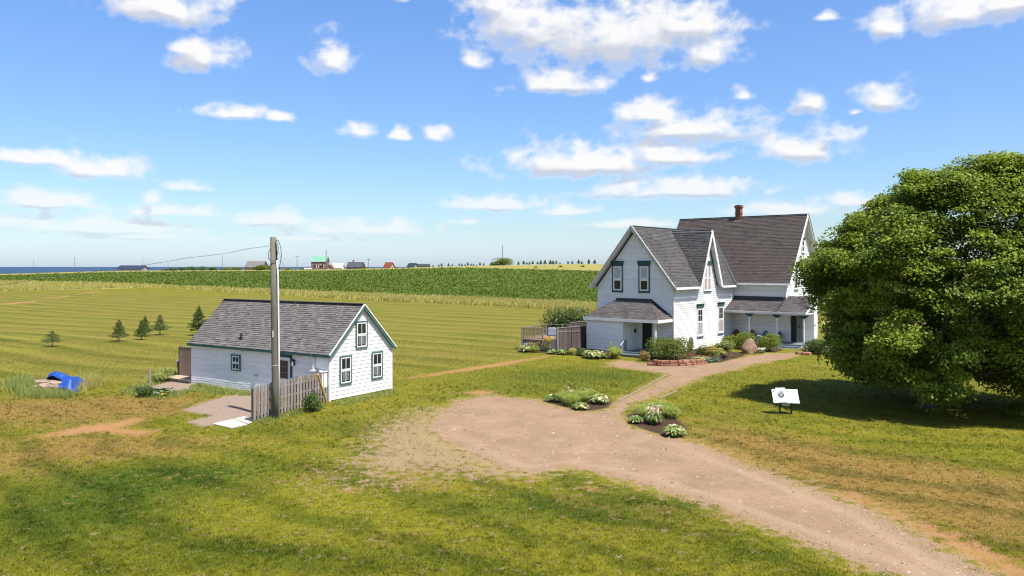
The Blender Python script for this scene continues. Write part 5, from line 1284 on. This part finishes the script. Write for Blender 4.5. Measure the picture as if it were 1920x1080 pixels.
    g2 = b1 - b0; L2 = g2.length; e2 = g2.normalized(); n2_ = Vector((-e2.y, e2.x, 0))
    for i in range(24): MB().obox((0, 0, 0), e2, n2_, L2 * i / 24 + .004, L2 * (i + 1) / 24 - .004, -.012, .012, .5, 2.18, R.random()).build('board', DWOOD, ft2)
    MB().obox((0, 0, 0), e2, n2_, -.1, L2, -.05, .05, 2.185, 2.23).build('cap_rail', SOILW, ft2)
    for q_ in (0, 1): MB().obox((0, 0, 0), e2, n2_, q_ * (L2 - .1) - .05, q_ * (L2 - .1) + .05, .02, .11, 0, 2.18).build('post', SOILW, ft2)
deck()

# ------------------------------------------------------------------ interpretive sign on the lawn
def lawn_sign():
    x, y, z = G(1473, 776.5); t = thing('lawn_sign', 'white book shaped information sign on two black posts on the lawn', 'sign', (x, y, z), -.06)
    for s_ in (-1, 1): MB().box(s_ * .27 - .035, s_ * .27 + .035, -.03, .03, -.1, .80).build('post', DARK, t)
    up = Vector((0, .56, .83)).normalized(); nr = Vector((0, -.83, .56)).normalized()
    C0 = Vector((0, -.18, .555)); hgt = .70
    def page(name, x0, x1, h0, h1, lift, tilt, mt, par=t):
        q = MB(); v = []
        for d in (0, -.022):
            for (xx, hh, lf) in ((x0, h0, tilt[0]), (x1, h0, tilt[1]), (x1, h1, tilt[1]), (x0, h1, tilt[0])): v.append(C0 + Vector((xx, 0, 0)) + up * hh + nr * (lift + lf + d))
        q.hexa([v[4], v[5], v[6], v[7], v[0], v[1], v[2], v[3]]); return q.build(name, mt, par)
    pw = simple('sign_white', (.80, .80, .79), (.78, .78, .77), 3)
    lp = page('page', -.60, .015, .0, hgt, 0, (0.0, .03), pw); page('page', -.42, .02, .02, hgt + .06, .030, (.0, .03), pw)
    rp = page('page', .022, .60, -.01, hgt, 0, (.03, .0), pw)
    page('spine', .0, .03, .01, hgt - .02, .058, (0, 0), simple('spine_grey', (.35, .33, .33), (.55, .5, .5), 7))
    ink = simple('photo_ink', (.03, .035, .05), (.06, .06, .08), 6); gry = simple('photo_grey', (.10, .10, .11), (.16, .16, .17), 6); rd = simple('red_ink', (.45, .12, .10), (.4, .1, .1), 3)
    # round portrait photograph: grey upper part, dark lower part with a light spot
    def disc(name, cx_, cy_, r1, r2, lift, mt, t0=0, t1=2 * math.pi, n_=28):
        q = MB(); pts = [C0 + Vector((cx_ + r1 * math.cos(t0 + (t1 - t0) * i / n_), 0, 0)) + up * (cy_ + r2 * math.sin(t0 + (t1 - t0) * i / n_)) + nr * lift for i in range(n_ + (0 if t1 - t0 > 6 else 1))]
        q.add(pts, [tuple(range(len(pts)))]); return q.build(name, mt, lp)
    disc('portrait', -.20, .43, .150, .185, .066, gry); disc('portrait', -.20, .45, .125, .155, .069, simple('photo_light', (.24, .245, .25), (.18, .185, .19), 5))
    disc('portrait', -.20, .42, .148, .170, .072, ink, math.pi * 1.0, math.pi * 2.0); disc('portrait', -.20, .47, .052, .062, .074, gry); disc('portrait', -.22, .36, .022, .03, .077, pw)
    page('emblem', -.56, -.51, .60, .65, .012, (.0, .0), ink, lp); page('emblem', -.515, -.47, .57, .61, .014, (.0, .0), rd, lp); page('emblem', -.545, -.52, .545, .595, .014, (0, 0), ink, lp)
    page('print', .06, .095, .48, .66, .030, (0, 0), ink, rp); page('print', .06, .09, .12, .22, .030, (0, 0), gry, rp)
    q = MB(); k = 24; pts = [(0 + .20 * math.cos(2 * math.pi * i / k), -.055, .47 + .085 * math.sin(2 * math.pi * i / k)) for i in range(k)]
    q.add(pts + [(a, b_ + .02, c_) for a, b_, c_ in pts], [tuple(range(k)), tuple(range(2 * k - 1, k - 1, -1))] + [((i + 1) % k, i, k + i, k + (i + 1) % k) for i in range(k)]); q.build('oval_plaque', METAL, t)
    MB().box(-.3, .3, .0, .03, .42, .50).build('crossbar', DARK, t)
lawn_sign()

# ------------------------------------------------------------------ left of the outbuilding
def privacy_screen():
    p0 = Vector((*shed_pt(1.15, 14.4), 0)); p1 = Vector((*shed_pt(1.15, 11.62), 0)); t = thing('privacy_screen', 'brown board privacy screen at the left end of the outbuilding', 'screen', p0)
    e = (p1 - p0); L = e.length; e.normalize(); n_ = Vector((e.y, -e.x, 0))
    for i in range(15): MB().obox((0, 0, 0), e, n_, L * i / 15 + .004, L * (i + 1) / 15 - .004, -.012, .012, .2, 1.92 + random.uniform(-.01, .01), random.random()).build('board', BWOOD, t)
    MB().obox((0, 0, 0), e, n_, -.03, L, -.04, .035, 1.935, 1.985).build('cap_rail', SOILW, t)
    MB().obox((0, 0, 0), e, n_, -.07, -.005, -.05, .05, 0, 1.93).build('post', DWOOD, t)
privacy_screen()
def bin_():
    x, y = shed_pt(1.5, 14.75); t = thing('wheelie_bin', 'black bin with a pale lid behind the privacy screen', 'bin', (x, y, 0), .5)
    MB().hexa([(-.20, -.20, .05), (.20, -.20, .05), (.20, .20, .05), (-.20, .20, .05), (-.27, -.27, .98), (.27, -.27, .98), (.27, .27, .98), (-.27, .27, .98)]).build('body', DARK, t)
    MB().hexa([(-.29, -.30, .985), (.29, -.30, .985), (.29, .30, .985), (-.29, .30, .985), (-.22, -.24, 1.07), (.22, -.24, 1.07), (.22, .24, 1.07), (-.22, .24, 1.07)]).build('lid', METAL, t)
    for s_ in (-1, 1): MB().tube([(s_ * .2 - .03, .22, .09), (s_ * .2 + .03, .22, .09)], .09, 10).build('wheel', DARK, t)
bin_()
def landing():
    x0, y0 = shed_pt(.0, 11.62); t = thing('concrete_landing', 'low tan concrete landing with a stone edge at the left end of the outbuilding', 'landing', (x0, y0, 0), SHED_TH)
    MB().box(.0, 2.6, .02, 2.9, -.2, .16).build('slab', simple('tan_concrete', (.42, .30, .20), (.36, .27, .19), 3), t)
    R = random.Random(4); s_ = .02
    while s_ < 2.4:
        l_ = min(R.uniform(.22, .34), 2.5 - s_); MB().box(-.17 + R.uniform(-.02, .02), -.004, s_ + .008, s_ + l_ - .008, -.2, .16 + R.uniform(-.02, .02), R.random()).build('edge_stone', DWOOD, t); s_ += l_
landing()
o = MB().tube([(0, 0, -.1), (.02, 0, 1.22)], .065, 8).build('fence_post', SOILW, None, label='single short grey wooden post in the grass left of the outbuilding', cat='post'); o.location = G(280, 730)
clump('squash_plant', 'broad leaved dark squash plant right of the short grey post', 'plant', G(300, 741), L_DARK, 34, .6, .36, .5, .75)
clump('squash_plant', 'yellow green broad leaves at the front of the squash patch', 'plant', G(308, 743), L_LIME, 18, .5, .32, .3, .5)
shrub('weed_clump', 'bushy green weed clump at the foot of the short grey post', 'weeds', G(272, 744), .62, .5, .6, L_DARK, 900, .09, lobes=7)
clump('weed_clump', 'tall pale weeds leading to the privacy screen', 'weeds', G(311, 706), L_WEED, 130, .7, .05, .7, .8)
clump('weed_clump', 'pale weeds behind the short grey post', 'weeds', G(300, 716), L_WEED, 160, .7, .045, .65, 1.0)
clump('weed_clump', 'yellow green weeds beside the black bin', 'weeds', G(323, 702), L_LIME, 60, .5, .08, .5, .55)
# concrete slab by the end of the fence
def slab_(nm, lb, pts, th, mt):
    P_ = [Vector((*hit(*p), 0)) for p in pts]; c_ = sum(P_, Vector()) / len(P_)
    o = MB().slab([p - c_ + Vector((0, 0, th)) for p in P_], th + .15).build(nm, mt, None, label=lb, cat='slab'); o.location = c_; return o
slab_('concrete_slab', 'pale cream concrete slab in the grass at the end of the fence', [(398, 796), (434, 804), (464, 797), (436, 787)], .035, CONC)
slab_('concrete_slab', 'smaller pale slab tucked against the end of the fence', [(438, 786), (466, 796), (478, 789), (458, 781)], .02, CONC)

# ------------------------------------------------------------------ board pile under the blue tarpaulin
def board_pile():
    x, y, z = G(104, 733); t = thing('board_pile', 'untidy pile of old boards half under a blue tarpaulin', 'board pile', (x, y, z), -.12)
    R = random.Random(5)
    for i in range(20):
        l_ = R.uniform(.8, 1.5); w2 = R.uniform(.08, .19); cx_, cy_ = R.uniform(-.85, .35), R.uniform(-.55, .55); zz = .05 + .36 * (cy_ + .55) / 1.1 + .008 * i
        an = R.uniform(-.35, .35) + (1.2 if i % 5 == 0 else 0); q = MB().box(-l_ / 2, l_ / 2, -w2, w2, -.02, .02, R.random())
        o = q.build('board', simple('pile_board', (.30, .21, .15), (.20, .15, .115), 3, stretch=(.6, 6, 6), rnd=.3) if 'pile_board' not in bpy.data.materials else bpy.data.materials['pile_board'], t)
        o.location = (cx_, cy_, zz); o.rotation_euler = (R.uniform(.12, .5), R.uniform(-.10, .10), an)
    # tarpaulin: a draped sheet over the back and right of the pile
    n1_, n2_ = 46, 26; V = []; Fc = []
    from mathutils import noise as mn
    for j in range(n2_):
        for i in range(n1_):
            u, v_ = i / (n1_ - 1), j / (n2_ - 1)
            px_ = -1.30 + 2.75 * u; front = .38 - 1.05 * float(sstep((u - .56) / .16)) + .12 * math.sin(u * 9)
            py_ = 1.25 - (1.25 - front) * v_
            top = .95 * float(sstep(u / .18)) * (1 - .28 * float(sstep((u - .38) / .25))) * (1 - float(sstep((u - .86) / .14))) 
            prof = math.sin(math.pi * min(max(v_ * .78 + .02, 0), 1)) ** .55
            zz = top * prof * (.92 if u < .6 else (1 if v_ < .8 else 1 - (v_ - .8) * 3.2)) + .11 * mn.fractal(Vector((px_ * 2.6, py_ * 3.6, 1)), .8, 2, 5) + .05
            V.append((px_, py_, max(zz, .02)))
    for j in range(n2_ - 1):
        for i in range(n1_ - 1): a = j * n1_ + i; Fc.append((a, a + n1_, a + n1_ + 1, a + 1))
    me = bpy.data.meshes.new('tarpaulin'); me.from_pydata(V, [], Fc)
    tm = simple('blue_tarpaulin', (.007, .042, .21), (.010, .066, .30), 2.5, rough=.5, spec=.35, bump=.6)
    o = link('tarpaulin', me, tm, None, True, 'crumpled bright blue tarpaulin lying over the board pile', 'tarpaulin'); o.location = (x, y, z); o.rotation_euler = (0, 0, -.12)
    md = o.modifiers.new('s', 'SOLIDIFY'); md.thickness = .012
board_pile()
def weeds_patch(name, pts, n_, hmin, hmax, mt, lean=.5, wid=.035):
    P_ = []
    pg = poly(pts); lo, hi = pg.min(0), pg.max(0)
    X = rng.uniform(lo[0], hi[0], n_ * 4); Y = rng.uniform(lo[1], hi[1], n_ * 4); k = sdf(X, Y, pg) + rng.normal(0, .25, len(X)) > 0
    X, Y = X[k][:n_], Y[k][:n_]
    link(name, blade_mesh(name, np.stack([X, Y, height(X, Y) - .01], 1), rng.uniform(hmin, hmax, len(X)), rng.uniform(.6, 1.4, len(X)) * wid, rng.uniform(.1, lean * 1.6, len(X)), rng.random(len(X))), mt, kind='stuff')
weeds_patch('long_grass', [(6, 722), (30, 735), (62, 748), (120, 748), (150, 742), (120, 741), (70, 737), (60, 720), (40, 712)], 6000, .15, .55, L_WEED)
weeds_patch('long_grass', [(148, 735), (176, 730), (172, 714), (150, 716)], 1800, .3, .8, L_TALL)
weeds_patch('field_edge_grass', [(236, 738), (300, 748), (340, 742), (372, 730), (330, 737), (292, 738), (270, 728), (300, 718), (285, 716), (240, 728)], 3500, .08, .28, L_WEED)
weeds_patch('foundation_grass', [(366, 721), (420, 731), (470, 739), (470, 743), (400, 738), (362, 727)], 2600, .06, .25, L_WEED)
weeds_patch('foundation_grass', [(622, 757), (742, 731), (742, 736), (640, 760)], 2600, .05, .20, L_WEED)
weeds_patch('foundation_grass', [(478, 790), (606, 758), (612, 762), (484, 795)], 2200, .04, .20, L_WEED)

# ================================================================== FAR FARMS AND TREES
def far_house(name, label, cat, px, Y, px0, px1, ytop, yeave, ybase, roof_mat, wall_mat, dep=9.0, gable_right=0.0, gable_left=0.0, wins=(), rz=0.0, chim=None):
    """gabled building whose ridge runs across the view; sizes measured in the photograph"""
    k = Y / F; x, y, z = at(px, Y); wd = (px1 - px0) * k; ze = H + (HY - yeave) * k - z; zr = H + (HY - ytop) * k - z; zb = H + (HY - ybase) * k - z
    t = thing(name, label, cat, (x, y, z + zb), rz); ze -= zb; zr -= zb; a = wd / 2
    q = MB(); v = [(-a, 0, -1.5), (a, 0, -1.5), (a, dep, -1.5), (-a, dep, -1.5), (-a, 0, ze), (a, 0, ze), (a, dep, ze), (-a, dep, ze), (-a, dep / 2, zr), (a, dep / 2, zr)]
    q.add(v, [(0, 1, 5, 4), (2, 3, 7, 6), (1, 2, 6, 9, 5), (3, 0, 4, 8, 7)]); q.build('wall', wall_mat, t)
    r_ = MB(); ov = .4
    r_.slab([(-a - ov, -ov, ze - .1), (a + ov, -ov, ze - .1), (a + ov, dep / 2, zr + .15), (-a - ov, dep / 2, zr + .15)], .2); r_.slab([(-a - ov, dep / 2, zr + .152), (a + ov, dep / 2, zr + .152), (a + ov, dep + ov, ze - .1), (-a - ov, dep + ov, ze - .1)], .2)
    r_.build('roof', roof_mat, t)
    for (u, w_, z0, z1, mt) in wins:
        f_ = MB().box(u * a - w_ / 2, u * a + w_ / 2, -.08, -.01, z0 * ze, z1 * ze).build('window', mt, t)
        if mt is WTRIM: MB().box(u * a - w_ * .34, u * a + w_ * .34, -.11, -.085, z0 * ze + .15, z1 * ze - .15).build('pane', GLASS, f_)
    if chim: MB().box(chim * a - .4, chim * a + .4, dep / 2 - .4, dep / 2 + .4, zr - .5, zr + 1.4).build('chimney', BRICK, t)
    return t
def gable_house(name, label, cat, px, Y, px0, px1, ytop, yeave, ybase, roof_mat, wall_mat, ln, rz):
    """small gabled building turned so that one roof slope and its gable both show"""
    k = Y / F; x, y, z = at(px, Y); a = (px1 - px0) * k / 2; ze = (ybase - yeave) * k; zr = (ybase - ytop) * k; zb = H + (HY - ybase) * k
    t = thing(name, label, cat, (x, y, zb), rz)
    q = MB(); q.add([(-a, 0, -1.5), (a, 0, -1.5), (a, ln, -1.5), (-a, ln, -1.5), (-a, 0, ze), (a, 0, ze), (a, ln, ze), (-a, ln, ze), (0, 0, zr), (0, ln, zr)], [(0, 1, 5, 8, 4), (2, 3, 7, 9, 6), (1, 2, 6, 5), (3, 0, 4, 7)]); q.build('wall', wall_mat, t)
    r_ = MB(); r_.slab([(-a - .5, -.5, ze - .5), (0, -.5, zr + .1), (0, ln + .5, zr + .1), (-a - .5, ln + .5, ze - .5)], .2); r_.slab([(a + .5, ln + .5, ze - .5), (.002, ln + .5, zr + .1), (.002, -.5, zr + .1), (a + .5, -.5, ze - .5)], .2); r_.build('roof', roof_mat, t)
    MB().box(-.5, .5, -.08, -.01, ze * .3, ze * .9).build('window', GLASS, t)
    return t
fm = lambda nm, c1, c2=None: simple(nm, c1, c2, .6, rough=.7)
NAVY = fm('navy_roof', (.022, .035, .075)); GRYR = fm('grey_roof', (.15, .14, .132)); MINT = fm('mint_green_roof', (.16, .33, .24)); CHAR = fm('charcoal_roof', (.055, .057, .066)); REDR = fm('rust_red_roof', (.22, .06, .035)); TEALR = fm('dark_teal_roof', (.02, .05, .06))
GRYW = fm('grey_wall', (.28, .28, .29)); BRW = fm('brown_wall', (.21, .135, .11)); DKW = fm('dark_wall', (.08, .075, .08)); PINKW = fm('pale_pink_wall', (.45, .36, .32)); WHR = fm('white_metal_roof', (.78, .79, .80)); DKG = fm('dark_green_roof', (.035, .05, .045))
far_house('farm_shed', 'low long shed with a navy blue roof at the edge of the sea', 'shed', 241, 445, 219, 264, 498, 503.5, 508.5, NAVY, GRYW, 10)
far_house('barn', 'barn with a tall grey roof left of the utility pole top', 'barn', 475, 450, 459, 491, 489.8, 501, 504.5, GRYR, BRW, 12)
far_house('cottage', 'brown two-storey house with a mint green roof on the skyline', 'house', 597, 450, 583.5, 611, 480.2, 490.5, 505.2, MINT, BRW, 8, wins=((-.12, 1.3, .22, .58, WTRIM), (.40, 1.3, .22, .58, WTRIM), (.62, 1.2, .22, .58, WTRIM), (.22, 1.1, .02, .5, REDR), (-.55, 1.0, .25, .55, GLASS)))
far_house('storage_building', 'low building with a bright white roof right of the mint roofed house', 'shed', 631, 448, 622, 641, 494.2, 502, 504.2, WHR, WHR, 8)
gable_house('cottage', 'tiny brown gabled annex between the mint roofed house and the white roof', 'shed', 618, 444, 613.5, 623, 496.3, 500.5, 504.6, REDR, PINKW, 6, 0.0)
far_house('farmhouse', 'long house with a charcoal roof in the middle of the skyline', 'house', 664.5, 450, 651, 678.5, 491.6, 501, 503.4, CHAR, DKW, 9, chim=-.35)
gable_house('cottage', 'small house with a rust red roof and pale gable', 'house', 735.5, 450, 729.5, 741.5, 492, 500.5, 502.2, REDR, PINKW, 5, .95)
gable_house('cottage', 'small house with a dark teal roof and pale gable near the skyline trees', 'house', 779.5, 450, 773.5, 785.5, 493.5, 499.5, 501, TEALR, PINKW, 5, .95)
far_house('farm_shed', 'low dark green roofed shed right of the teal roofed house', 'shed', 792, 455, 781, 803, 495.2, 499.4, 501, DKG, DKW, 8)
def far_pole(label, px, Y, ytop, ybase, r_=.16, arm=False, mt=POLEW):
    x, y, z = at(px, Y); zt = H + (HY - ytop) * Y / F - z
    t = thing('distant_pole', label, 'utility pole', (x, y, z))
    MB().tube([(0, 0, -1), (0, 0, zt)], [r_, r_ * .75], 6).build('shaft', mt, t)
    if arm: MB().box(-1.1, 1.1, -.08, .08, zt - .8, zt - .6).build('crossarm', mt, t)
for a in (('thin distant pole between the utility pole and the mint roofed house', 557, 450, 479, 504, .15, True), ('tall distant pole at the right end of the mint roof', 611.5, 447, 468.5, 504, .24, False),
          ('thin distant pole right of the charcoal roofed house', 691, 450, 484.5, 502, .15, True), ('tall pole standing in the bush on the hilltop', 942, 428, 460, 497, .22, False),
          ('faint mast standing alone over the sea at the far left', 63, 450, 488, 514, .10, False), ('pale mast over the sea left of the navy roof', 140, 450, 482, 511, .12, False),
          ('thin mast just right of the navy roofed shed', 268, 450, 482, 508, .12, False), ('thin mast left of the bushes before the sea', 315, 450, 489, 508, .09, False), ('thin mast above the bushes left of the grey barn', 417, 450, 477, 506, .10, False)):
    far_pole(*a)
def car():
    x, y, z = at(577.5, 446); z = H + (HY - 505.3) * 446 / F; t = thing('parked_car', 'small white car parked beside the mint roofed house', 'car', (x, y, z), .1)
    o = MB().hexa([(-2.1, -.85, .3), (2.1, -.85, .3), (2.1, .85, .3), (-2.1, .85, .3), (-2.05, -.8, .95), (2.0, -.8, .9), (2.0, .8, .9), (-2.05, .8, .95)]).build('body', CHROME, t)
    MB().hexa([(-1.6, -.75, .955), (1.1, -.75, .93), (1.1, .75, .93), (-1.6, .75, .955), (-1.2, -.62, 1.45), (.4, -.62, 1.45), (.4, .62, 1.45), (-1.2, .62, 1.45)]).build('cabin', GLASS, t)
    MB().box(-1.2, .4, -.62, .62, 1.453, 1.5).build('car_roof', CHROME, t)
    for xx in (-1.35, 1.35):
        for yy in (-.82, .62): MB().tube([(xx, yy, .32), (xx, yy + .2, .32)], .32, 10).build('wheel', DARK, t)
car()
def far_bush(label, px, Y, wpx, hpx, mt=L_DARK, n_=900, name='distant_bush', group=None, cat='bush'):
    x, y, z = at(px, Y); k = Y / F
    return shrub(name, label, cat, (x, y, z - .2), wpx * k / 2, wpx * k * .35, hpx * k * 1.25, mt, n_, .5, group, lobes=14)
far_bush('rounded olive bush round the tall pole on the hilltop', 944, 430, 40, 12, L_SHRUB, 1900)
far_bush('low side bush at the left foot of the hilltop bush', 925, 431, 16, 6, L_SHRUB, 500)
far_bush('dense dark bush between the grey barn and the utility pole', 490, 440, 34, 9, L_SHRUB, 1400)
far_bush('dark bush directly behind the utility pole', 512, 444, 26, 9, L_DARK, 800)
GB = 'scrub along the shore left of the grey barn'
for i, (px, wp, hp, lb) in enumerate(((310, 14, 3.5, 'leftmost low scrub of the shore line'), (324, 18, 5, 'second scrub clump from the left on the shore line'), (342, 20, 6, 'dark scrub clump left of centre on the shore line'), (360, 22, 7, 'tallest dark scrub clump on the shore line'), (380, 24, 7.5, 'broad dark scrub clump on the shore line'), (399, 20, 6, 'dark scrub at the right of the tallest clumps'), (424, 22, 5, 'pale scrub clump below the thin mast'), (444, 22, 5.5, 'pale scrub clump left of the grey barn'))):
    far_bush(lb, px, 452 - (i % 3) * 4, wp, hp, L_DARK if i < 6 else L_SHRUB, 420, 'shore_scrub', GB)
for px, wp, hp, lb in ((540, 20, 4, 'low scrub between the utility pole and the thin distant pole'), (566, 10, 3, 'tiny scrub left of the white car'), (684, 12, 4, 'low scrub at the right end of the charcoal roof')):
    far_bush(lb, px, 450, wp, hp, L_SHRUB, 260)
# conifers along the skyline of the far meadow
GT = 'small conifers along the skyline of the far meadow'
R5 = random.Random(21)
ORD = 'first second third fourth fifth sixth seventh eighth ninth tenth eleventh twelfth thirteenth fourteenth fifteenth sixteenth seventeenth eighteenth nineteenth'.split()
SKY_T = ((812, 4), (823, 4.5), (828, 6), (841, 6), (848, 5), (861, 5), (866, 5.5), (872, 4.5), (877, 6.5), (883, 5), (888, 4.5), (894, 3), (900, 6.5), (907, 5), (972, 6), (982, 7), (988, 5), (993, 5.5), (999, 7), (1008, 6), (1014, 8), (1022, 8), (1032, 8), (1037, 7), (1043, 6.5), (1050, 4), (1065, 6), (1073, 6), (1085, 8), (1091, 6), (1104, 8.5), (1115, 8))
for i, (px, hp) in enumerate(SKY_T):
    x, y, z = at(px, 445 + R5.uniform(-12, 12)); hh = hp * 445 / F * 1.12
    side = 'left' if px < 940 else 'right'; ordn = ORD[sum(1 for q, _ in SKY_T if (px < q < 940 if px < 940 else 940 < q < px))]
    spruce('%s small skyline conifer counting %swards from the hilltop bush' % (ordn, side), (x, y, z - .1), hh, hh * R5.uniform(.36, .55), 100 + i, GT + (' left of the hilltop bush' if px < 940 else ' right of the hilltop bush'), 240, ntl=.30)
for px, yy, lb in ((1005, 503, 'low shrub alone in the dry meadow'), (1051, 501, 'low shrub in the dry meadow near the house end'), (1093, 501, 'small dark tuft in the dry meadow by the house gable')):
    x, y = hit(px, yy); shrub('meadow_shrub', lb, 'shrub', (x, y, gz(x, y)), 1.2, .9, .9, L_SHRUB, 120, .35, lobes=5)
